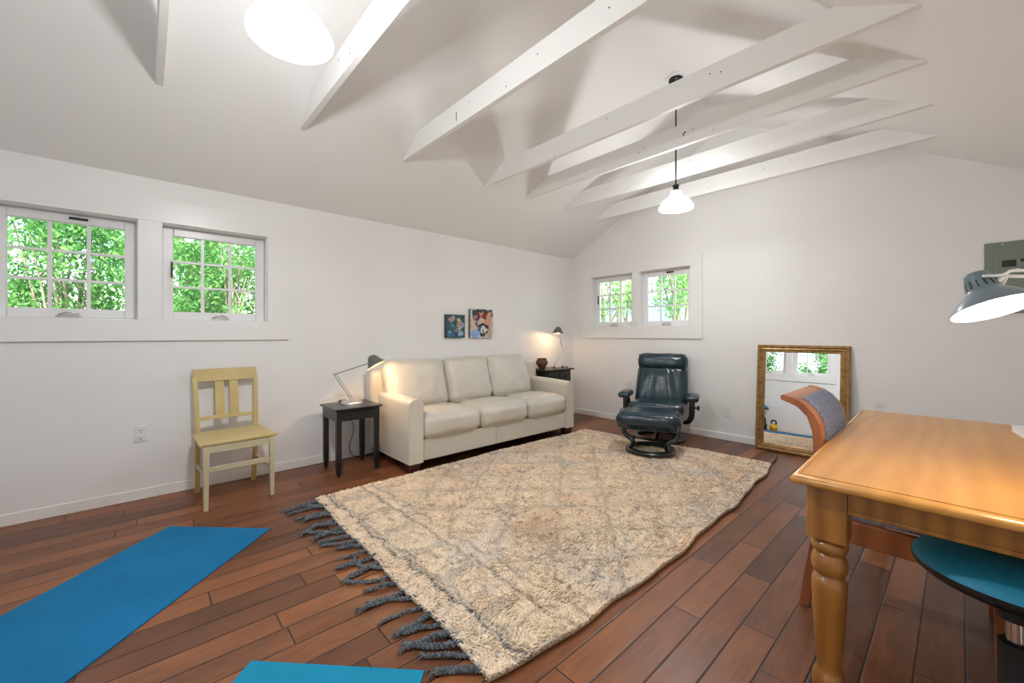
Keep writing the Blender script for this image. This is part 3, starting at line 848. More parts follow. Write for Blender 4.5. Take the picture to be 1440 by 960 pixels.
# ------------------------------------------------------------------ corner cabinet + things on it
CC = thing('corner_cabinet', 'dark corner cabinet behind the far arm of the sofa', 'cabinet', (0.195, 4.195, 0))
MB().cushion((0, 0, 0.720), (0.365, 0.58, 0.022), 0.008, 5).build('cabinet_top', 'cabinet', CC)
MB().bb(-0.165, 0.150, -0.245, 0.245, 0.18, 0.709).build('body', 'cabinet', CC, bevel=0.003)
for sx in (-0.145, 0.135):
    for sy in (-0.228, 0.228):
        MB().bb(sx - 0.018, sx + 0.018, sy - 0.018, sy + 0.018, 0, 0.181).build('leg', 'cabinet', CC, bevel=0.002)
for sy in (-1, 1):
    d_ = MB().bb(0.150, 0.162, sy * 0.118 - 0.108, sy * 0.118 + 0.108, 0.56, 0.695).build('drawer', 'cabinet', CC, bevel=0.003)
    MB().sphere((0.172, sy * 0.118, 0.628), 0.012, 12, 8).build('knob', 'bronze', d_)
    d_ = MB().bb(0.150, 0.162, sy * 0.118 - 0.108, sy * 0.118 + 0.108, 0.20, 0.545).build('door', 'cabinet', CC, bevel=0.003)
    MB().sphere((0.172, sy * 0.02, 0.40), 0.012, 12, 8).build('knob', 'bronze', d_)
ZC = 0.7312
pt = MB().lathe([(0.035, 0), (0.040, 0.006), (0.055, 0.03), (0.076, 0.062), (0.083, 0.085), (0.078, 0.108), (0.062, 0.122), (0.062, 0.130), (0.074, 0.140), (0.070, 0.141),
                 (0.056, 0.130), (0.056, 0.120), (0.070, 0.104), (0.074, 0.085), (0.05, 0.03), (0.01, 0.012)], 40).build('clay_pot', 'pot')
pt.location = (0.165, 4.045, ZC); tag(pt, 'round brown earthenware pot on the dark corner cabinet', 'pot')
it = MB().sphere((0, 0, 0.014), 0.020, 16, 10, (1.3, 1, 0.7)).build('ornament', 'red'); it.location = (0.24, 4.215, ZC)
tag(it, 'tiny red ornament between the clay pot and the small lamp', 'ornament')
it = MB().sphere((0, 0, 0.013), 0.018, 16, 10, (1, 1, 0.75)).build('ornament', 'bead'); it.location = (0.235, 4.40, ZC)
tag(it, 'tiny dark ornament in front of the small desk lamp\'s base', 'ornament')
it = MB().tube([(0.016 * math.cos(2 * PI * k / 20), 0.016 * math.sin(2 * PI * k / 20), 0.006) for k in range(20)], 0.006, 8, closed=True).build('bracelet', 'bead')
it.location = (0.25, 4.465, ZC); tag(it, 'tiny dark ring-shaped trinket at the right end of the corner cabinet', 'trinket')

# ------------------------------------------------------------------ paintings
def painting(name, y0, y1, z0, z1, label, fn, th=0.035, edge=(0.02, 0.03, 0.03)):
    root = thing(name, label, 'painting', (0.0, (y0 + y1) / 2, z0))
    w, h = y1 - y0, z1 - z0
    MB().bb(0.0, th, -w / 2, w / 2, 0, h).build('stretched_canvas', mat(name + '_edge', edge, 0.6), root, bevel=0.001)
    nu, nv_ = 96, int(96 * h / w)
    uu, vv = np.meshgrid(np.linspace(0, 1, nu), np.linspace(0, 1, nv_))
    P_ = np.stack([np.full(uu.size, th + 0.0012), (uu.ravel() - 0.5) * (w - 0.002), vv.ravel() * (h - 0.002) + 0.001], 1)
    i = np.arange(nu - 1); j = np.arange(nv_ - 1); I, J = np.meshgrid(i, j); a = (J * nu + I).ravel()
    F = np.stack([a, a + 1, a + nu + 1, a + nu], 1)
    col = fn(uu.ravel(), vv.ravel(), w / h)
    P_[:, 0] += (col.mean(1) - 0.3) * 0.0012
    np_mesh('painted_face', P_, F, M['paint'], root, attr=col, attr_name='pile', smooth=True)
    return root
M['paint'] = attr_mat('oil_paint', 'pile', 0.35, 0.5)
def blobs(u, v, bg, lst, seed, wob=0.09):
    col = np.tile(np.array(bg, float), (u.size, 1))
    nz = np.array([noise.noise(Vector((a * 6 + seed, b_ * 6, 0.3))) for a, b_ in zip(u, v)])
    nz2 = np.array([noise.noise(Vector((a * 6, b_ * 6 + seed, 4.3))) for a, b_ in zip(u, v)])
    fine = np.array([noise.noise(Vector((a * 30, b_ * 18 + seed, 1.3))) for a, b_ in zip(u, v)])
    nz3 = np.array([noise.noise(Vector((a * 17 + seed, b_ * 17, 7.3))) for a, b_ in zip(u, v)])
    uw, vw = u + nz * wob + nz3 * 0.04, v + nz2 * wob - nz3 * 0.04
    for (cu, cv, ru, rv, ang, c) in lst:
        ca, sa = math.cos(ang), math.sin(ang)
        du, dv = uw - cu, vw - cv
        x, y = du * ca + dv * sa, -du * sa + dv * ca
        dist = (x / ru) ** 2 + (y / rv) ** 2
        k = np.clip((1.15 - dist) / 0.3, 0, 1)[:, None]
        col = col * (1 - k) + np.array(c) * k
    return np.clip(col * (1 + 0.35 * fine[:, None]), 0.005, 1)
def art_big(u, v, a):
    sk, pk, dk, bl, lb, wh, rd = (0.62, 0.32, 0.18), (0.62, 0.40, 0.30), (0.02, 0.03, 0.05), (0.02, 0.16, 0.33), (0.25, 0.38, 0.66), (0.62, 0.62, 0.62), (0.22, 0.015, 0.02)
    return blobs(u, v, (0.55, 0.60, 0.62), [
        (0.14, 0.50, 0.16, 0.30, 0, (0.66, 0.45, 0.32)), (0.20, 0.12, 0.20, 0.16, 0, lb), (0.34, 0.40, 0.10, 0.20, 0.2, bl),
        (0.62, 0.50, 0.30, 0.46, 0, pk), (0.78, 0.60, 0.18, 0.30, 0, sk), (0.86, 0.25, 0.10, 0.24, 0, (0.55, 0.40, 0.26)),
        (0.24, 0.78, 0.16, 0.20, 0.3, dk), (0.20, 0.72, 0.07, 0.10, 0, (0.28, 0.20, 0.18)), (0.50, 0.93, 0.42, 0.07, 0, dk), (0.93, 0.85, 0.05, 0.14, 0, (0.08, 0.08, 0.10)),
        (0.46, 0.84, 0.09, 0.08, 0, (0.55, 0.33, 0.16)), (0.36, 0.76, 0.07, 0.08, 0.4, rd), (0.62, 0.81, 0.20, 0.045, 0.5, rd), (0.60, 0.71, 0.10, 0.055, 0, dk),
        (0.50, 0.58, 0.07, 0.13, 0, (0.66, 0.45, 0.38)), (0.54, 0.40, 0.20, 0.10, 0, dk), (0.44, 0.27, 0.08, 0.14, 0.2, dk), (0.68, 0.25, 0.08, 0.16, -0.2, dk),
        (0.56, 0.24, 0.14, 0.13, 0, wh), (0.55, 0.17, 0.035, 0.10, 0, (0.05, 0.06, 0.07)), (0.53, 0.09, 0.14, 0.05, 0, dk)], 1.0)
def art_small(u, v, a):
    tl, dk, pk, bl = (0.03, 0.13, 0.15), (0.015, 0.03, 0.04), (0.42, 0.30, 0.28), (0.03, 0.14, 0.27)
    return blobs(u, v, (0.025, 0.075, 0.095), [
        (0.28, 0.80, 0.22, 0.10, 0.2, pk), (0.30, 0.50, 0.20, 0.16, 0, tl), (0.36, 0.54, 0.07, 0.14, 0.5, (0.06, 0.28, 0.34)), (0.25, 0.18, 0.22, 0.14, 0, bl),
        (0.66, 0.55, 0.10, 0.26, -0.1, (0.45, 0.25, 0.18)), (0.68, 0.77, 0.09, 0.10, 0, (0.60, 0.45, 0.25)), (0.80, 0.52, 0.14, 0.16, 0.5, (0.30, 0.30, 0.36)),
        (0.62, 0.32, 0.14, 0.10, 0, (0.20, 0.22, 0.28)), (0.78, 0.18, 0.12, 0.10, 0, (0.28, 0.42, 0.62)), (0.70, 0.38, 0.18, 0.03, 0.3, (0.55, 0.52, 0.45)), (0.48, 0.24, 0.05, 0.09, 0.6, dk), (0.16, 0.26, 0.06, 0.04, 0, (0.32, 0.50, 0.46))], 5.0)
painting('small_painting', 2.585, 2.850, 1.160, 1.432, 'smaller dark blue-green painting, left of the two above the sofa', art_small)
painting('portrait_painting', 2.930, 3.285, 1.158, 1.510, 'larger painting of a dark-bearded face, right of the two above the sofa', art_big, edge=(0.16, 0.15, 0.12))

# ------------------------------------------------------------------ recliner and ottoman
AZ = math.radians(20.7)
RC = thing('recliner_chair', 'dark teal leather recliner with a headrest roll by the far wall', 'recliner', (1.665, 4.440, 0), AZ)
def ring(cx_, cy_, r, w, z0, z1, seg=48):
    b = MB()
    pr = [(r - w / 2, z0), (r - w / 2, z1 - 0.006), (r - w / 2 + 0.006, z1), (r + w / 2 - 0.012, z1 - 0.003), (r + w / 2, z1 - 0.014), (r + w / 2, z0)]
    b.lathe(pr + [pr[0]], seg, Matrix.Translation((cx_, cy_, 0)), cap0=False, cap1=False)
    return b
ring(0, 0, 0.265, 0.062, 0.0, 0.042).build('base_ring', 'blackwood', RC)
b = MB()
b.tube(spline([(-0.255, 0, 0.035), (-0.15, 0, 0.075), (0, 0, 0.10), (0.15, 0, 0.075), (0.255, 0, 0.035)], 6), 0.024, 10, flat=(1.2, 0.6))
b.tube(spline([(0, -0.255, 0.035), (0, -0.15, 0.075), (0, 0, 0.10), (0, 0.15, 0.075), (0, 0.255, 0.035)], 6), 0.024, 10, flat=(1.2, 0.6))
b.lathe([(0.05, 0.08), (0.05, 0.13), (0.032, 0.14), (0.030, 0.27), (0.10, 0.285), (0.10, 0.30)], 24)
b.build('pedestal', 'blackwood', RC)
# seat cushion (front = local -Y)
MB().cushion((0, -0.09, 0.360), (0.56, 0.54, 0.16), 0.07, 14, puff=(0, 0.02, 0.02), wr=0.006, wfreq=11, seed=3).build('seat', 'teal', RC)
rotb = Matrix.Rotation(math.radians(-17), 3, 'X')
def bfn(q, p):
    # vertical gathers in the middle of the back
    if q.y < 0:
        p.y += 0.018 * (1 - q.x ** 2) * (noise.noise(Vector((p.x * 14, 0.4, p.z * 4))) + 0.4 * noise.noise(Vector((p.x * 30, 2.4, p.z * 8))))
    p.x *= 1 - 0.05 * q.z
    return p
BK = MB().cushion((0, 0.225, 0.585), (0.585, 0.17, 0.46), 0.06, 20, puff=(0.0, 0.025, 0.0), rot=rotb, fn=bfn).build('backrest', 'teal', RC)
for sx in (-1, 1):
    pth = [rotb @ Vector((sx * (0.238 - 0.012 * z * 4), -0.089, z)) + Vector((0, 0.225, 0.585)) for z in np.linspace(-0.22, 0.22, 8)]
    MB().tube(pth, 0.006, 6).build('piping', 'tealpipe', BK)
HR = MB().cushion((0, 0.285, 0.862), (0.575, 0.185, 0.215), 0.09, 16, puff=(0, 0.012, 0.0), rot=Matrix.Rotation(math.radians(-10), 3, 'X'), wr=0.006, wfreq=12, seed=8).build('headrest', 'teal', RC)
for sx in (-1, 1):
    pth = [(sx * 0.258, 0.285 + 0.097 * math.cos(a) * 0.98, 0.862 + 0.112 * math.sin(a)) for a in np.linspace(PI * 0.68, PI * 1.42, 12)]
    MB().tube(pth, 0.006, 6).build('piping', 'tealpipe', HR)
MB().cushion((0, -0.33, 0.405), (0.58, 0.11, 0.095), 0.045, 10, puff=(0, 0.008, 0.004), wr=0.003, seed=5).build('seat_roll', 'teal', RC)
for sx in (-1, 1):
    MB().cushion((sx * 0.362, -0.10, 0.505), (0.125, 0.32, 0.062), 0.028, 10, puff=(0.004, 0, 0.008), wr=0.002, seed=sx).build('arm_pad', 'teal', RC)
    sup = spline([(sx * 0.355, -0.14, 0.49), (sx * 0.355, -0.15, 0.40), (sx * 0.345, -0.13, 0.29), (sx * 0.28, -0.06, 0.215), (sx * 0.12, 0.0, 0.255), (sx * 0.04, 0.0, 0.28)], 7)
    MB().tube(sup, 0.024, 12, flat=(0.7, 1.2)).build('arm_support', 'blackwood', RC)
    MB().tube([(sx * 0.362, 0.0, 0.49), (sx * 0.355, 0.03, 0.42), (sx * 0.335, 0.02, 0.34)], 0.018, 10).build('arm_brace', 'blackwood', RC)
MB().lathe([(0.010, 0.0), (0.010, 0.03), (0.026, 0.032), (0.028, 0.05), (0.020, 0.056)], 18, Matrix.Translation((0.375, -0.14, 0.40)) @ Matrix.Rotation(PI / 2, 4, 'Y')).build('tension_knob', 'plastic', RC)

OT = thing('ottoman', 'dark teal leather ottoman on a ring base, on the rug before the recliner', 'ottoman', (1.918, 3.775, 0.034), AZ)
ring(0, 0, 0.215, 0.055, 0.0, 0.038).build('base_ring', 'blackwood', OT)
OC = MB().cushion((-0.01, 0.03, 0.303), (0.62, 0.42, 0.180), 0.085, 16, puff=(0, 0.012, 0.006), wr=0.005, wfreq=12, seed=12,
                  fn=lambda q, p: Vector((p.x, p.y, p.z + 0.02 * q.y * q.y - 0.012 * abs(noise.noise(Vector((p.x * 12, 3, 0)))) * (1 if q.z > 0 else 0)))).build('cushion', 'teal', OT)
for sx in (-1, 1):
    pth = [(sx * 0.272 - 0.01, 0.03 + 0.218 * math.cos(a), 0.303 + 0.095 * math.sin(a)) for a in np.linspace(0, 2 * PI, 28)[:-1]]
    MB().tube(pth, 0.005, 6, closed=True).build('piping', 'tealpipe', OC)
    sup = spline([(sx * 0.255 - 0.005, 0.01, 0.24), (sx * 0.262, 0.0, 0.19), (sx * 0.235, -0.01, 0.135), (sx * 0.175, -0.02, 0.098), (sx * 0.160, -0.05, 0.060), (sx * 0.180, -0.11, 0.028)], 7)
    MB().tube(sup, 0.021, 12, flat=(0.75, 1.15)).build('leg', 'blackwood', OT)

# ------------------------------------------------------------------ leaning mirror
lean = math.radians(4.8)
MR = thing('framed_mirror', 'gilt-framed mirror leaning against the far wall', 'mirror', (2.94, YF - 0.0925, 0.002))
MR.rotation_euler = (-lean, 0, 0)
mw, mh, fwid = 0.772, 1.090, 0.075
b = MB()
prof = [(0.0, 0.0), (0.0, -0.026), (0.010, -0.034), (0.020, -0.034), (0.024, -0.028), (0.034, -0.024), (0.044, -0.028), (0.050, -0.026), (0.058, -0.018), (fwid - 0.008, -0.018), (fwid, -0.012), (fwid, 0.0)]
cs = [(-mw / 2, 0), (mw / 2, 0), (mw / 2, mh), (-mw / 2, mh)]; ins = [(1, 1), (-1, 1), (-1, -1), (1, -1)]
rows = [[b.b.verts.new((cx_ + ix * t, d, cz + iz * t)) for (cx_, cz), (ix, iz) in zip(cs, ins)] for t, d in prof]
for r0, r1 in zip(rows, rows[1:] + rows[:1]):
    for i in range(4): b.b.faces.new((r0[i], r0[(i + 1) % 4], r1[(i + 1) % 4], r1[i]))
b.build('frame', 'gilt', MR, angle=25)
MB().bb(-mw / 2 + fwid - 0.004, mw / 2 - fwid + 0.004, -0.010, -0.006, fwid - 0.004, mh - fwid + 0.004).build('mirror_glass', 'mirror', MR, smooth=False)
MB().bb(-mw / 2 + 0.01, mw / 2 - 0.01, -0.004, -0.0005, 0.01, mh - 0.01).build('backing', 'under', MR, smooth=False)

# ------------------------------------------------------------------ oak table
TA = math.radians(1.05)
TB = thing('oak_table', 'large honey oak table with turned legs along the right wall', 'table', (4.040, 2.398, 0), TA)
tx, ty = 0.418, 0.83
b = MB()
prof = [(0.0, 0.713), (0.004, 0.706), (-0.012, 0.702)]
def slab_prof(pr, hx, hy):
    b = MB(); rows = []
    for o_, z in pr:
        rows.append([b.b.verts.new((sx * (hx + o_), sy * (hy + o_), z)) for sx, sy in ((-1, -1), (1, -1), (1, 1), (-1, 1))])
    for r0, r1 in zip(rows[:-1], rows[1:]):
        for i in range(4): b.b.faces.new((r0[i], r0[(i + 1) % 4], r1[(i + 1) % 4], r1[i]))
    b.b.faces.new(rows[0][::-1]); b.b.faces.new(rows[-1])
    return b
slab_prof([(-0.022, 0.716), (-0.008, 0.718), (-0.001, 0.724), (0.0, 0.732), (-0.003, 0.740), (-0.012, 0.746), (-0.022, 0.7475), (-0.0225, 0.7462), (-0.0265, 0.7462), (-0.027, 0.749), (-0.06, 0.749)], tx, ty).build('tabletop', 'oak', TB, angle=50)
for sy in (-1, 1):
    MB().bb(-tx + 0.14, tx - 0.14, sy * (ty - 0.068) - 0.011, sy * (ty - 0.068) + 0.011, 0.650, 0.7165).build('apron', 'oakleg', TB, bevel=0.002)
    MB().bb(-tx + 0.14, tx - 0.14, sy * (ty - 0.060) - 0.008, sy * (ty - 0.060) + 0.008, 0.640, 0.655).build('apron_bead', 'oakleg', TB, bevel=0.004)
for sx in (-1, 1):
    MB().bb(sx * (tx - 0.068) - 0.011, sx * (tx - 0.068) + 0.011, -ty + 0.14, ty - 0.14, 0.650, 0.7165).build('apron', 'oakleg', TB, bevel=0.002)
lp = [(0.030, 0.0), (0.036, 0.006), (0.043, 0.030), (0.046, 0.055), (0.044, 0.085), (0.036, 0.098), (0.032, 0.108), (0.0335, 0.13), (0.040, 0.22), (0.0455, 0.32), (0.0475, 0.375), (0.0470, 0.395), (0.042, 0.408), (0.035, 0.413),
      (0.034, 0.418), (0.044, 0.424), (0.0485, 0.440), (0.0495, 0.455), (0.047, 0.472), (0.040, 0.486), (0.036, 0.490), (0.045, 0.495), (0.0495, 0.506), (0.050, 0.515), (0.046, 0.526), (0.036, 0.532), (0.036, 0.540)]
for sx in (-1, 1):
    for sy in (-1, 1):
        ox, oy = sx * (tx - 0.087), sy * (ty - 0.107)
        g = MB().lathe(lp, 36, Matrix.Translation((ox, oy, 0))).build('leg', 'oakleg', TB, angle=60)
        MB().bb(ox - 0.052, ox + 0.052, oy - 0.052, oy + 0.052, 0.538, 0.7165).build('leg_block', 'oakleg', g, bevel=0.003)

# papers on the table
nb = thing('notebook', 'thick white notebook lying on the oak table at the right edge of the photo', 'notebook', (4.30, 2.93, 0.7495), math.radians(8))
MB().bb(-0.115, 0.115, -0.09, 0.09, 0.003, 0.025).build('pages', 'paper', nb, smooth=False)
b = MB(); b.bb(-0.118, 0.118, -0.092, 0.092, 0.0, 0.003); b.bb(-0.118, 0.118, -0.092, 0.092, 0.025, 0.028); b.build('cover', 'outlet', nb, bevel=0.001)
bx_ = MB().bb(-0.055, 0.055, -0.04, 0.04, 0, 0.024).build('card_box', 'paper', bevel=0.003); bx_.location = (4.335, 2.95, 0.7780)
tag(bx_, 'small white box lying on top of the white notebook', 'box')

# ------------------------------------------------------------------ architect lamp on the table
AL = thing('architect_lamp', 'blue-grey architect lamp on jointed white arms over the oak table', 'desk lamp', (4.40, 2.16, 0.7495))
lb = Vector((4.40, 2.16, 0.7495))
Cn = Vector((4.076, 1.765, 1.272)); nn = Vector((0.325, -0.250, -0.912)).normalized()
mt = Matrix.Translation(-lb) @ aim(nn, Cn)
prof = [(0.006, 0.112), (0.023, 0.112), (0.027, 0.107), (0.030, 0.092), (0.037, 0.058), (0.041, 0.052), (0.054, 0.042), (0.070, 0.026), (0.084, 0.010), (0.090, 0.0)]
inn = [(0.0868, 0.001), (0.068, 0.022), (0.052, 0.037), (0.038, 0.048), (0.033, 0.06), (0.024, 0.10), (0.006, 0.106)]
MB().lathe(prof + [(0.0888, -0.001)], 48, mt, cap0=True, cap1=False).build('shade', 'lampblue', AL, angle=50)
MB().lathe([(0.0886, 0.0)] + inn, 48, mt, cap0=False, cap1=True).build('shade_lining', 'lampin', AL, angle=50)
b = MB()
for k in range(14):
    a = 2 * PI * k / 14
    q = mt @ (Matrix.Rotation(a, 4, 'Z') @ Matrix.Translation((0.0338, 0, 0.074)) @ Matrix.Rotation(math.radians(-11.5), 4, 'Y'))
    vs = []
    for dx, dy, dz in ((0, -0.002, -0.012), (0, 0.002, -0.012), (0, 0.002, 0.012), (0, -0.002, 0.012)):
        vs.append(q @ Vector((0.0004 + dx, dy, dz)))
    vv = [b.b.verts.new(v) for v in vs] + [b.b.verts.new(v - (q.to_3x3() @ Vector((0.002, 0, 0)))) for v in vs]
    for f in ((0, 1, 2, 3), (7, 6, 5, 4), (0, 4, 5, 1), (1, 5, 6, 2), (2, 6, 7, 3), (3, 7, 4, 0)): b.b.faces.new([vv[i] for i in f])
b.build('vent_slots', 'dark', AL, smooth=False)
MB().sphere(mt @ Vector((0, 0, 0.034)), 0.026).build('bulb', 'bulb', AL)
cam0 = Vector((4.011, 0, 1.2))
W_ = lambda p: cam0 + (Vector(p) - cam0) * 0.898 - lb
el = W_((4.33, 2.20, 1.37))
b = MB()
b.tube(spline([W_((4.060, 1.944, 1.382)), W_((4.098, 1.985, 1.385)), W_((4.118, 2.005, 1.398)), W_((4.135, 2.02, 1.401))], 5), 0.004, 8)
b.tube([W_((4.080, 1.965, 1.351)), W_((4.102, 1.990, 1.380))], 0.006, 8)
b.tube([W_((4.095, 1.98, 1.34)), W_((4.108, 1.995, 1.377))], 0.004, 8)
b.build('shade_bracket', 'armwhite', AL)
b = MB(); b.tube([W_((4.104, 1.992, 1.382)), el], 0.005, 8); b.tube([W_((4.115, 2.002, 1.398)), el + Vector((0, 0, 0.03))], 0.004, 8)
b.build('upper_arm', 'armwhite', AL)
b = MB(); b.tube([el, Vector((0, 0, 0.05))], 0.006, 8); b.tube([el + Vector((0.02, 0.01, 0.02)), Vector((0.02, 0.01, 0.05))], 0.004, 8); b.build('lower_arm', 'armwhite', AL)
MB().lathe([(0.06, 0), (0.06, 0.012), (0.05, 0.02), (0.016, 0.024), (0.014, 0.055)], 28).build('base', 'lampblue', AL)
ld = bpy.data.lights.new('architect_lamp_light', 'POINT'); ld.energy = 13; ld.color = (1, 0.80, 0.55); ld.shadow_soft_size = 0.03
lo = bpy.data.objects.new('architect_lamp_light', ld); C.objects.link(lo); lo.parent = AL; lo.location = mt @ Vector((0, 0, 0.006))

# ------------------------------------------------------------------ cherry chair with scrolled back
KX = 1.08
def sc2(x, z): return (4.011 + (x - 4.011) * KX, 1.2 + (z - 1.2) * KX)
CY0, CY1 = 2.165, 2.700
CW = thing('scroll_back_chair', 'cherry wood chair with scrolled back and blue pad, tucked to the oak table', 'chair', (3.75, 2.43, 0))
cl = lambda pts: [(x - 3.75, z) for x, z in pts]
outer = [sc2(3.498, 0.941), sc2(3.499, 0.925), sc2(3.515, 0.918), sc2(3.535, 0.911), sc2(3.559, 0.899), sc2(3.591, 0.864), sc2(3.607, 0.812), sc2(3.612, 0.760)]
inner = [sc2(3.504, 0.9445), sc2(3.520, 0.9420), sc2(3.538, 0.937), sc2(3.559, 0.930), sc2(3.590, 0.909), sc2(3.618, 0.876), sc2(3.638, 0.829), sc2(3.643, 0.775)]
outer += [(3.578, 0.62), (3.575, 0.45)]; inner += [(3.612, 0.62), (3.612, 0.45)]
o_l, i_l = cl(outer), cl(inner)
sw = 0.065
for ya_ in (CY0, CY1 - sw):
    MB().ribbon(i_l, o_l, 1, ya_ - 2.43, ya_ + sw - 2.43).build('back_stile', 'cherryshade', CW, bevel=0.003)
# scroll rail between the stiles
MB().ribbon(i_l[:5], o_l[:5], 1, CY0 + sw - 2.43, CY1 - sw - 2.43).build('scroll_rail', 'cherry', CW, bevel=0.002)
rowsu = i_l[:9]
for ya_, yb_ in ((CY0 - 2.43 + 0.001, CY0 + 0.062 - 2.43), (CY1 - 0.062 - 2.43, CY1 - 2.43 - 0.001)):
    MB().ribbon([(x + 0.001, z + 0.0015) for x, z in rowsu], [(x - 0.003, z - 0.003) for x, z in rowsu], 1, ya_, yb_).build('stile_face', 'cherry', CW)  # thin facing that gives the stile fronts the painted lit tone
pi_ = [(x + 0.010, z + 0.008) for x, z in i_l[3:9]]; po_ = [(x - 0.012, z - 0.010) for x, z in i_l[3:9]]
pad = MB().ribbon(pi_, po_, 1, CY0 + sw - 2.43 + 0.001, CY1 - sw - 2.43 - 0.001).build('back_pad', 'bluefab', CW, bevel=0.008, bseg=3)
MB().cushion((0.105, 0, 0.452), (0.49, 0.49, 0.05), 0.02, 8, puff=(0, 0, 0.008)).build('seat_pad', 'bluefab', CW)
MB().bb(-0.138, 0.372, CY0 - 2.43 + 0.002, CY0 - 2.43 + 0.03, 0.335, 0.428).build('side_rail', 'cherryshade', CW, bevel=0.004)
MB().bb(-0.138, 0.372, CY1 - 2.43 - 0.03, CY1 - 2.43 - 0.002, 0.33, 0.428).build('side_rail', 'cherryshade', CW, bevel=0.004)
MB().bb(0.344, 0.372, CY0 - 2.40, CY1 - 2.46, 0.345, 0.428).build('front_rail', 'cherryshade', CW, bevel=0.003)
for ya_ in (CY0, CY1 - 0.034):
    a0_, a1_ = ya_ - 2.43, ya_ - 2.43 + 0.034
    MB().ribbon([(-0.138, 0.452), (-0.142, 0.30), (-0.165, 0.14), (-0.185, 0.0)], [(-0.175, 0.452), (-0.180, 0.30), (-0.205, 0.14), (-0.222, 0.0)], 1, a0_, a1_).build('rear_leg', 'cherryshade', CW, bevel=0.003)
    MB().ribbon([(0.372, 0.345), (0.372, 0.0)], [(0.338, 0.345), (0.344, 0.0)], 1, a0_, a1_).build('front_leg', 'cherryshade', CW, bevel=0.003)

# ------------------------------------------------------------------ stools
def stool(loc, label, zs, R, tilt=0.0):
    root = thing('swivel_stool', label, 'stool', (loc[0], loc[1], 0))
    rt = Matrix.Translation((0, 0, zs)) @ Matrix.Rotation(tilt, 4, 'Y')
    MB().lathe([(R * 0.45, -0.035), (R * 0.9, -0.02), (R * 0.985, -0.004), (R, 0.006), (R, 0.014)], 48, rt).build('seat_shell', 'plastic', root)
    pr = [(R * 0.998, 0.012)]
    for k in range(1, 10):
        a = k / 9
        pr.append((R * (1.0 - 0.93 * a ** 1.6), 0.012 + 0.062 * math.sin(a * PI / 2) ** 0.9))
    pr.append((0.004, 0.075))
    MB().lathe(pr, 48, rt, cap0=False).build('seat_pad', 'bluevinyl', root, angle=70)
    MB().lathe([(0.075, zs - 0.045), (0.05, zs - 0.06), (0.042, zs - 0.07), (0.042, zs - 0.115), (0.036, zs - 0.118)], 28).build('column_sleeve', 'plastic', root)
    MB().lathe([(0.022, 0.20), (0.022, zs - 0.10)], 24).build('gas_lift', 'chrome', root)
    MB().lathe([(0.05, 0.035), (0.045, 0.06), (0.038, 0.07), (0.038, zs - 0.185), (0.030, zs - 0.18)], 28).build('lower_column', 'plastic', root)
    b = MB()
    MBb = [(0.27, 0.0), (0.275, 0.012), (0.25, 0.030), (0.12, 0.050), (0.05, 0.062)]
    b.lathe([(R * 0.92, 0.0), (R * 0.94, 0.012), (R * 0.85, 0.028), (R * 0.4, 0.046), (0.05, 0.058)], 48)
    b.build('foot_plate', 'plastic', root)
    return root
stool((4.122, 1.876), 'blue round stool pushed under the near end of the oak table', 0.492, 0.220)
stool((0.90, -1.0), 'dark blue round stool by the near wall, reflected in the mirror', 0.50, 0.17, 0.25)

# ------------------------------------------------------------------ kettlebells
def kettlebell(loc, label, m, r):
    root = thing('kettlebell', label, 'kettlebell', (loc[0], loc[1], 0), 0.5, group='kettlebells by the near wall')
    prof = [(r * 0.6, 0.0)] + [(r * math.cos(a), r * 0.92 + r * math.sin(a)) for a in np.linspace(-1.0, 1.45, 14)]
    MB().lathe([(x, max(0, z)) for x, z in prof], 28).build('body', m, root)
    pts = [(-r * 0.50, 0, r * 1.55), (-r * 0.72, 0, r * 2.1), (-r * 0.55, 0, r * 2.55), (0, 0, r * 2.68), (r * 0.55, 0, r * 2.55), (r * 0.72, 0, r * 2.1), (r * 0.50, 0, r * 1.55)]
    MB().tube(spline(pts, 6), r * 0.19, 12).build('handle', 'iron', root)
kettlebell((1.22, -0.86), 'yellow kettlebell with black handle on the floor by the near wall', 'kbyellow', 0.085)
kettlebell((1.035, -0.71), 'black kettlebell beside the yellow kettlebell', 'iron', 0.10)

# ------------------------------------------------------------------ yoga mats
def yoga_mat(corner, ex, label, m, L=1.74, Wd=0.645):
    """corner: far-left corner; ex: unit vector along the far short edge; the mat runs to its right-hand side"""
    ex = Vector((*ex, 0)).normalized(); ey = Vector((ex.y, -ex.x, 0))
    root = thing('yoga_mat', label, 'yoga mat', (corner[0], corner[1], 0))
    nx_, ny_ = 10, 26
    b = MB(); rows = []
    for lay in (0, 1):
        for i in range(nx_ + 1):
            for j in range(ny_ + 1):
                p = ex * (Wd * i / nx_) + ey * (L * j / ny_)
                z = 0.0006 + (0.0052 if lay else 0) + (0.0012 * abs(noise.noise(Vector((p.x * 2.2, p.y * 2.2, 5)))))
                if not lay: z = 0.0004
                rows.append(b.b.verts.new((p.x, p.y, z)))
    st = (nx_ + 1) * (ny_ + 1)
    ix = lambda l, i, j: rows[l * st + i * (ny_ + 1) + j]
    for i in range(nx_):
        for j in range(ny_):
            b.b.faces.new((ix(1, i, j), ix(1, i, j + 1), ix(1, i + 1, j + 1), ix(1, i + 1, j)))
            b.b.faces.new((ix(0, i, j), ix(0, i + 1, j), ix(0, i + 1, j + 1), ix(0, i, j + 1)))
    for i in range(nx_):
        for j in (0, ny_): b.b.faces.new((ix(0, i, j), ix(0, i + 1, j), ix(1, i + 1, j), ix(1, i, j)))
    for j in range(ny_):
        for i in (0, nx_): b.b.faces.new((ix(0, i, j), ix(0, i, j + 1), ix(1, i, j + 1), ix(1, i, j)))
    o_ = b.build('foam_sheet', m, root, angle=30)
    return root
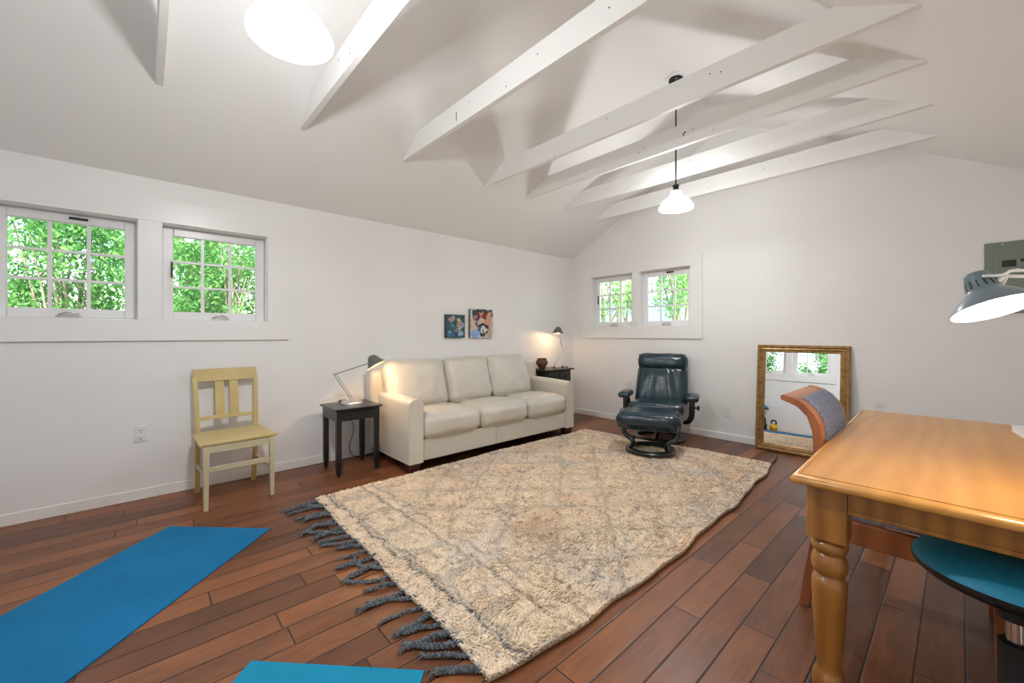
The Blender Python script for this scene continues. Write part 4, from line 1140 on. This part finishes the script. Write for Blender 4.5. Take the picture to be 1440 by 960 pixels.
yoga_mat((0.701, 0.122), (0.454, 0.460), 'deep blue yoga mat on the floor near the yellow chair', 'mat1')
yoga_mat((2.266, 0.294), (0.457, 0.441), 'lighter cyan-blue yoga mat, its corner at the bottom of the photo', 'mat2')

# ------------------------------------------------------------------ rug
RG = thing('shaggy_rug', 'cream shaggy wool rug with faint diamond pattern in front of the sofa', 'rug')
def rug_left(y): return 0.900 - 0.035 * np.exp(-((y - 2.75) / 0.55) ** 2) - 0.03 * np.clip((y - 3.9) / 0.3, 0, 1) + 0.006 * np.sin(y * 9)
def rug_right(y): return np.interp(y, [0.90, 1.2, 1.63, 2.4, 3.2, 3.9, 4.25], [2.915, 2.955, 2.985, 2.975, 2.945, 2.895, 2.840]) + 0.010 * np.sin(y * 6.5 + 0.5) + 0.006 * np.sin(y * 15)
def rug_near(u): return 0.925 - 0.03 * u + 0.008 * np.sin(u * 17)
def rug_far(u): return np.interp(u, [0, 0.2, 0.45, 0.6, 0.85, 1.0], [4.06, 4.10, 4.12, 4.19, 4.235, 4.225]) + 0.008 * np.sin(u * 21)
def rug_xy(u, v):
    y = rug_near(u) + (rug_far(u) - rug_near(u)) * v
    x0_, x1_ = rug_left(y), rug_right(y)
    return x0_ + (x1_ - x0_) * u, y
def lat_noise(x, y, f, seed):
    """cheap value noise, vectorised"""
    g = np.random.default_rng(seed).random((256, 256))
    X, Y = x * f + 50.0, y * f + 50.0
    xi, yi = np.floor(X).astype(int), np.floor(Y).astype(int)
    fx, fy = X - xi, Y - yi
    fx, fy = fx * fx * (3 - 2 * fx), fy * fy * (3 - 2 * fy)
    G = lambda a, b_: g[a % 256, b_ % 256]
    return (G(xi, yi) * (1 - fx) + G(xi + 1, yi) * fx) * (1 - fy) + (G(xi, yi + 1) * (1 - fx) + G(xi + 1, yi + 1) * fx) * fy
def rug_pattern(x, y, rnd):
    n = x.size
    cream = np.array([0.97, 0.80, 0.61]); grey = np.array([0.16, 0.175, 0.19]); brown = np.array([0.30, 0.17, 0.10]); pink = np.array([0.96, 0.735, 0.555])
    jx = x + (lat_noise(x, y, 14, 1) - 0.5) * 0.05; jy = y + (lat_noise(x, y, 14, 2) - 0.5) * 0.05
    col = np.tile(cream, (n, 1)) * (0.90 + 0.16 * rnd[:, None])
    # warm and grey drifts
    k = np.clip((lat_noise(x, y, 2.6, 3) - 0.52) * 3, 0, 1)[:, None]; col = col * (1 - 0.5 * k) + pink * 0.5 * k
    k = np.clip((lat_noise(x, y, 3.1, 4) - 0.50) * 3, 0, 1)[:, None]; col = col * (1 - 0.42 * k) + np.array([0.82, 0.75, 0.67]) * 0.42 * k
    dark = np.zeros(n)
    def line(d, w, s): return s * np.exp(-(d / w) ** 2)
    # borders
    for yy, w, s in ((1.015, 0.011, 0.9), (1.045, 0.009, 0.6), (1.275, 0.012, 0.7), (1.36, 0.012, 0.55), (4.05, 0.012, 0.5), (3.86, 0.012, 0.5)):
        dark = np.maximum(dark, line(jy - yy - 0.02 * (x - 2), w, s))
    inner = (jy > 1.36) & (jy < 3.9)
    for xx, s in ((2.80, 0.42), (2.55, 0.38), (1.06, 0.3)):
        dark = np.maximum(dark, line(jx - xx, 0.012, s))
    # diamonds
    a = (jx - 1.75) / 0.42; b_ = (jy - 2.6) / 0.50
    for f1, f2, s in ((a + b_, a - b_, 0.62),):
        for f in (f1, f2):
            d = np.abs(f - np.round(f)) * 0.32
            dark = np.maximum(dark, np.where(inner, line(d, 0.013, 0.62 * s), 0))
            d2 = np.abs(f + 0.14 - np.round(f + 0.14)) * 0.32
            dark = np.maximum(dark, np.where(inner, line(d2, 0.010, 0.24), 0))
    # squares in the near border
    band = (jy > 1.06) & (jy < 1.26)
    sq = (np.abs(((jx * 3.2) % 1) - 0.5) < 0.1)
    dark = np.maximum(dark, np.where(band & sq, 0.35, 0))
    # specks
    spk = np.clip((lat_noise(x, y, 46, 5) - 0.62) * 4, 0, 1) * np.clip(0.25 + 1.1 * lat_noise(x, y, 3.3, 6), 0, 1)
    dark = np.maximum(dark, 0.60 * spk)
    dark = dark * (0.45 + 0.75 * rnd)
    tint = np.clip((lat_noise(x, y, 2.2, 7) - 0.55) * 5, 0, 1)[:, None]
    dc = grey * (1 - tint) + brown * tint
    dk = np.clip(dark, 0, 1)[:, None]
    col = col * (1 - dk) + dc * dk
    # brown patch in the middle right
    pb = np.exp(-(((x - 2.35) / 0.22) ** 2 + ((y - 1.75) / 0.16) ** 2))[:, None] * 0.35
    col = col * (1 - pb) + np.array([0.40, 0.23, 0.12]) * pb
    return col
NU, NV = 190, 310
uu, vv = np.meshgrid(np.linspace(0, 1, NU), np.linspace(0, 1, NV)); uu, vv = uu.ravel(), vv.ravel()
X_, Y_ = rug_xy(uu, vv)
edge_d = np.minimum(np.minimum(uu, 1 - uu) * 2.05, np.minimum(vv, 1 - vv) * 3.2)
def rug_h(x, y, ed):
    h = 0.016 + 0.010 * (lat_noise(x, y, 38, 8) - 0.5) + 0.008 * (lat_noise(x, y, 11, 9) - 0.5) + 0.006 * (lat_noise(x, y, 2.5, 10) - 0.5)
    return np.clip(h, 0.006, None) * np.clip(ed / 0.02, 0, 1) ** 0.5 + 0.002
Zr_ = rug_h(X_, Y_, edge_d)
top = np.stack([X_, Y_, Zr_], 1)
i = np.arange(NU - 1); j = np.arange(NV - 1); I, J = np.meshgrid(i, j); a = (J * NU + I).ravel()
Fg = np.stack([a, a + 1, a + NU + 1, a + NU], 1)
colg = rug_pattern(X_, Y_, RNG.random(X_.size)) * 0.95
Fg_t = np.concatenate([Fg[:, [0, 1, 2]], Fg[:, [0, 2, 3]]])
# tufts: bent, tapering three-sided strands
NT = 92000
u_ = RNG.random(NT); v_ = RNG.random(NT) ** 1.25
tx_, ty_ = rug_xy(u_, v_)
ed = np.minimum(np.minimum(u_, 1 - u_) * 2.05, np.minimum(v_, 1 - v_) * 3.2)
tz_ = rug_h(tx_, ty_, ed)
ang = lat_noise(tx_, ty_, 9, 12) * 9 + RNG.normal(0, 0.6, NT)
ln_ = (0.009 + 0.010 * RNG.random(NT))
tilt = 0.55 + 0.5 * RNG.random(NT)
dirx, diry = np.cos(ang), np.sin(ang)
rad = 0.0040 + 0.0028 * RNG.random(NT)
NE = 9000                                               # the last NE strands hang over the rug's edges
sd_ = RNG.integers(0, 6, NE); w_ = RNG.random(NE)
eu = np.where(sd_ < 2, 0.0015, np.where(sd_ < 4, 0.9985, w_)); ev = np.where(sd_ < 4, w_, np.where(sd_ == 4, 0.001, 0.999))
ax_, ay_ = rug_xy(eu, ev); tx_[-NE:], ty_[-NE:] = ax_, ay_
oa = np.where(sd_ < 2, PI, np.where(sd_ < 4, 0.0, np.where(sd_ == 4, -PI / 2, PI / 2)))
ang[-NE:] = oa + RNG.normal(0, 0.55, NE); tz_[-NE:] = 0.006 + 0.012 * RNG.random(NE)
dirx, diry = np.cos(ang), np.sin(ang); ln_[-NE:] = 0.012 + 0.014 * RNG.random(NE)
base = np.stack([tx_, ty_, tz_ - 0.004], 1)
mid = base + np.stack([dirx * ln_ * 0.35 * tilt, diry * ln_ * 0.35 * tilt, ln_ * 0.62], 1)
tip = base + np.stack([dirx * ln_ * 1.0 * tilt, diry * ln_ * 1.0 * tilt, ln_ * 0.75], 1)
V_ = []
for cen, kk in ((base, 1.0), (mid, 1.05)):
    for q in range(3):
        aa = 2 * PI * q / 3 + ang
        V_.append(cen + np.stack([np.cos(aa) * rad * kk, np.sin(aa) * rad * kk, np.zeros(NT)], 1))
V_.append(tip)
V_ = np.stack(V_, 1)                                  # NT,7,3
off = (np.arange(NT) * 7)[:, None] + len(top)
tri = np.array([[0, 1, 4], [0, 4, 3], [1, 2, 5], [1, 5, 4], [2, 0, 3], [2, 3, 5], [3, 4, 6], [4, 5, 6], [5, 3, 6]])
Ft = (off[:, :, None] + tri[None]).reshape(-1, 3)
rnd = RNG.random(NT)
ct = rug_pattern(tx_, ty_, rnd)
ct7 = np.repeat(ct[:, None, :], 7, 1); ct7[:, :3] *= 0.97; ct7[:, 6] *= 1.06
# backing skirt so the rug has a solid edge
allv = np.concatenate([top, V_.reshape(-1, 3)]); allc = np.concatenate([colg, ct7.reshape(-1, 3)])
pile = np_mesh('wool_pile', allv, np.concatenate([Fg_t, Ft]), 'rug', RG, attr=np.clip(allc, 0, 1))
pile['kind'] = 'stuff'
us_ = np.concatenate([np.linspace(0, 1, 60), np.ones(90), np.linspace(1, 0, 60), np.zeros(90)])
vs_ = np.concatenate([np.zeros(60), np.linspace(0, 1, 90), np.ones(60), np.linspace(1, 0, 90)])
ex_, ey_ = rug_xy(us_, vs_)
pts = [(x, y, 0.006) for x, y in zip(ex_, ey_)]
keep = [pts[0]]
for p in pts[1:]:
    if (Vector(p) - Vector(keep[-1])).length > 0.004: keep.append(p)
MB().tube(keep[:-1], 0.005, 6, closed=True).build('edge_binding', 'rugback', RG)
b = MB()
ring_ = [(float(x), float(y)) for x, y, z in keep[:-1]]
b.prism(ring_, 2, 0.0005, 0.0025); b.build('backing', 'rugback', RG, smooth=False)
# near-edge tassels: thick plaited yarn
def tassel(x, y, ang_, L, r, m, curl, rr):
    n = 16; P_ = []
    p = Vector((x, y + 0.01, 0.012)); a_ = ang_
    for k in range(n):
        t = k / (n - 1)
        P_.append(Vector((p.x, p.y, max(r * 0.75, 0.013 * (1 - t) + r * 0.75 * t + 0.004 * math.sin(t * 9 + x * 30)))))
        a_ += curl / n + rr.uniform(-0.10, 0.10)
        p = p + Vector((math.cos(a_), math.sin(a_), 0)) * L / n
    b_ = MB()
    b_.tube(P_, [r * 0.8 * (0.85 + 0.25 * math.sin(k * 1.9)) * (1.0 if k < n - 4 else 0.9 + 0.12 * (k - n + 4)) for k in range(n)], 8)
    # plaited wraps
    for s_ in (0, PI):
        w_ = []
        for k in range(n * 3):
            t = k / (n * 3 - 1) * (n - 1); i0 = min(int(t), n - 2); f_ = t - i0
            q = P_[i0].lerp(P_[i0 + 1], f_)
            tg = (P_[i0 + 1] - P_[i0]).normalized(); sd = Vector((-tg.y, tg.x, 0))
            ph = k * 0.75 + s_
            w_.append(q + sd * math.cos(ph) * r * 0.75 + Vector((0, 0, max(-0.2, math.sin(ph)) * r * 0.75)))
        b_.tube(w_, r * 0.5, 6)
    # frayed end
    e_ = P_[-1]
    for _ in range(6):
        aa = a_ + rr.uniform(-0.8, 0.8); ll = rr.uniform(0.02, 0.04)
        b_.tube([e_, e_ + Vector((math.cos(aa) * ll * 0.6, math.sin(aa) * ll * 0.6, 0.004)), e_ + Vector((math.cos(aa) * ll, math.sin(aa) * ll, -e_.z + 0.003))], [0.003, 0.0025, 0.0015], 5)
    return b_.build('fringe_tassel', m, RG)
rr = random.Random(5)
for k in range(27):
    u = (k + 0.4 + rr.uniform(-0.15, 0.15)) / 27
    xx, yy = rug_xy(np.array([u]), np.array([0.0]))
    tassel(float(xx[0]), float(yy[0]), -PI / 2 - 0.30 + rr.uniform(-0.45, 0.45), rr.uniform(0.13, 0.27), rr.uniform(0.0080, 0.0135), 'tassel', rr.uniform(-0.9, 0.7), rr)
tassel(2.83, 4.225, PI / 2 - 0.1, 0.42, 0.010, 'tasselb', 0.5, rr)

# ------------------------------------------------------------------ outside
gr = struct(MB().bb(-14, 18, -16, 22, -0.50, -0.14).build('ground', 'ground', smooth=False), 'lawn outside the windows', 'ground')

def leaves(n, cen, rad, size, rng, shell=0.35, clump=26):
    """leaf cards (folded quads) gathered in clumps inside an ellipsoid"""
    cen, rad = np.array(cen), np.array(rad)
    cc = rng.normal(size=(clump, 3)); cc /= np.linalg.norm(cc, axis=1)[:, None]
    cc = cc * (shell + (1 - shell) * rng.random((clump, 1)) ** 0.5)
    idx = rng.integers(0, clump, n)
    p = cc[idx] + rng.normal(0, 0.14, (n, 3)).clip(-0.3, 0.3)
    P_ = cen + p * rad
    d = rng.normal(size=(n, 3)); d[:, 2] -= 0.4; d /= np.linalg.norm(d, axis=1)[:, None]
    nrm = rng.normal(size=(n, 3)); nrm[:, 2] += 0.8
    s_ = np.cross(d, nrm); s_ /= np.linalg.norm(s_, axis=1)[:, None] + 1e-9
    up = np.cross(s_, d)
    L = size * (0.7 + 0.6 * rng.random(n))[:, None]; W = L * 0.42
    v = np.stack([P_, P_ + d * L * 0.5 + s_ * W * 0.5 + up * L * 0.08, P_ + d * L, P_ + d * L * 0.5 - s_ * W * 0.5 + up * L * 0.08], 1)
    f = (np.arange(n) * 4)[:, None] + np.arange(4)[None]
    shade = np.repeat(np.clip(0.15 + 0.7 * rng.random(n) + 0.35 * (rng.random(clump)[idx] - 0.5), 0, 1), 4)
    return v.reshape(-1, 3), f, shade

def shrub(name, label, cat, loc, rad, zc, n, size, m, seed, group=None, nb=9, trunk=0.03, clump=26, lean=(0, 0)):
    rng = np.random.default_rng(seed); r_ = random.Random(seed)
    root = thing(name, label, cat, (loc[0], loc[1], -0.14), group=group)
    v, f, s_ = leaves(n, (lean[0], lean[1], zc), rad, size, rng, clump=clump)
    v[:, 2] = np.maximum(v[:, 2], 0.02)
    np_mesh('foliage', v, f, m, root, fac=s_)
    b = MB()
    for k in range(nb):
        a_ = r_.uniform(0, 2 * PI); e = r_.uniform(0.30, 0.75)
        tip_ = Vector((lean[0] + math.cos(a_) * rad[0] * e, lean[1] + math.sin(a_) * rad[1] * e, zc + rad[2] * r_.uniform(-0.3, 0.9)))
        p0 = Vector((r_.uniform(-1, 1) * trunk * 2, r_.uniform(-1, 1) * trunk * 2, -0.02))
        md = p0.lerp(tip_, 0.5) + Vector((r_.uniform(-.15, .15), r_.uniform(-.15, .15), 0.12))
        pp = spline([p0, md, tip_], 6)
        b.tube(pp, [trunk * (1 - 0.75 * i_ / (len(pp) - 1)) for i_ in range(len(pp))], 7)
        for q in range(3):
            st_ = pp[5 + q * 2]
            en = st_ + Vector((r_.uniform(-1, 1) * rad[0], r_.uniform(-1, 1) * rad[1], r_.uniform(-0.1, 0.8) * rad[2])) * 0.34
            b.tube([st_, st_.lerp(en, 0.5) + Vector((0, 0, 0.04)), en], [trunk * 0.35, trunk * 0.25, trunk * 0.12], 6)
    b.build('branches', 'bark', root)
    return root
hedge = [((-1.95, -1.95), 21, 'leafy shrub outside, only glimpsed at the left edge of the left window'),
         ((-1.95, -0.57), 22, 'bright leafy shrub filling the left window'),
         ((-1.95, 0.72), 24, 'branchy green shrub filling the window above the yellow chair'),
         ((-1.95, 2.05), 25, 'leafy shrub outside behind the wall right of the two left windows')]
for (xy, sd, lb_) in hedge:
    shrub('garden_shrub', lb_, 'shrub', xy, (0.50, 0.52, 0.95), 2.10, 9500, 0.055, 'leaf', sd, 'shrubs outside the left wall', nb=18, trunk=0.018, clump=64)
for (xy, sd, lb_) in [((-4.4, -2.2), 31, 'pale tree behind the shrubs outside the left window'), ((-4.4, 0.6), 32, 'pale tree behind the shrubs outside the window above the chair'), ((-4.4, 3.4), 33, 'pale tree beyond the shrubs, furthest along the left wall')]:
    shrub('garden_tree', lb_, 'tree', xy, (0.95, 0.95, 1.4), 2.5, 4200, 0.12, 'leafp', sd, 'trees outside the left wall', nb=8, trunk=0.05, clump=36)
for (xy, sd, lb_) in [((-1.45, 8.0), 41, 'slender pale tree outside the far window nearest the corner'), ((-1.15, 11.0), 42, 'pale leafy tree outside the far window above the recliner')]:
    shrub('garden_tree', lb_, 'tree', xy, (0.75, 0.75, 1.2), 2.75, 2600, 0.12, 'leafp', sd, 'trees outside the far wall', nb=6, trunk=0.06, clump=22)
nh = thing('neighbour_house', 'white house with blue-grey roof seen through the far windows', 'house', (-2.6, 14.5, -0.14))
MB().bb(-4.5, 4.5, -1.5, 1.5, 0, 1.75).build('house_wall', 'stucco', nh, smooth=False)
MB().prism([(-1.9, 1.7), (1.9, 1.7), (0, 2.75)], 0, -4.8, 4.8).build('roof', 'roofblue', nh, smooth=False)
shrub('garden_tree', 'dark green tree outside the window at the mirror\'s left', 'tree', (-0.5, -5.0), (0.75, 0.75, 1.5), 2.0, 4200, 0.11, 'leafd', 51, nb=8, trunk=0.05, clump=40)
for (xy, sd, lb_) in [((1.5, -4.4), 52, 'low green bush reflected at the bottom of the mirror\'s middle window'), ((3.5, -4.6), 53, 'low green bush outside the glazed door, reflected at the mirror\'s right')]:
    shrub('garden_bush', lb_, 'bush', xy, (0.62, 0.6, 0.8), 1.75, 3000, 0.09, 'leaf', sd, 'bushes outside the near wall', nb=6, trunk=0.02, clump=24)

# ------------------------------------------------------------------ light
w = bpy.data.worlds.new('sky'); SC.world = w; w.use_nodes = True
nt = w.node_tree; bg = nt.nodes['Background']
sky = nt.nodes.new('ShaderNodeTexSky'); sky.sky_type = 'NISHITA'
sky.sun_disc = False; sky.sun_elevation = math.radians(52); sky.sun_rotation = math.radians(90); sky.air_density = 1.2; sky.dust_density = 2.0
nt.links.new(sky.outputs['Color'], bg.inputs['Color']); bg.inputs['Strength'].default_value = 0.75
sl = bpy.data.lights.new('sun', 'SUN'); sl.energy = 8; sl.angle = math.radians(0.6); sl.color = (1, 0.95, 0.86)
so = bpy.data.objects.new('sun', sl); C.objects.link(so)
so.rotation_euler = Vector((-0.62, 0.10, -0.78)).to_track_quat('-Z', 'Y').to_euler()
def portal(loc, d, sx, sy):
    l = bpy.data.lights.new('window_portal', 'AREA'); l.shape = 'RECTANGLE'; l.size = sx; l.size_y = sy; l.cycles.is_portal = True
    o_ = bpy.data.objects.new('window_portal', l); C.objects.link(o_); o_.location = loc
    o_.rotation_euler = Vector(d).to_track_quat('-Z', 'Z').to_euler()
zc_ = (WZ0 + WZ1) / 2
for a, b_ in LW: portal((-TW - 0.02, (a + b_) / 2, zc_), (1, 0, 0), 0.70, 0.74)
for a, b_ in FWIN: portal(((a + b_) / 2, YF + TW + 0.02, zc_), (0, -1, 0), 0.70, 0.74)
for a, b_ in NW: portal(((a + b_) / 2, YN - TW - 0.02, zc_), (0, 1, 0), 0.70, 0.74)
portal(((DOOR[0] + DOOR[1]) / 2, YN - TW - 0.02, 1.1), (0, 1, 0), 0.9, 2.0)

# ------------------------------------------------------------------ camera
cd = bpy.data.cameras.new('camera'); co = bpy.data.objects.new('camera', cd); C.objects.link(co)
cd.sensor_width = 36; cd.lens = 572.0 * 36 / 1440; cd.shift_y = -10 / 1440
cd.clip_start = 0.02
co.location = (4.011, 0.0, 1.2); co.rotation_euler = (PI / 2, 0, math.atan2(630, 572))
SC.camera = co
SC.view_settings.view_transform = 'Standard'; SC.view_settings.look = 'None'
SC.view_settings.gamma = 1; SC.view_settings.exposure = 0.02; SC.view_settings.use_curve_mapping = False
SC.cycles.use_denoising = True
SC.cycles.max_bounces = 10; SC.cycles.diffuse_bounces = 6; SC.cycles.transparent_max_bounces = 12
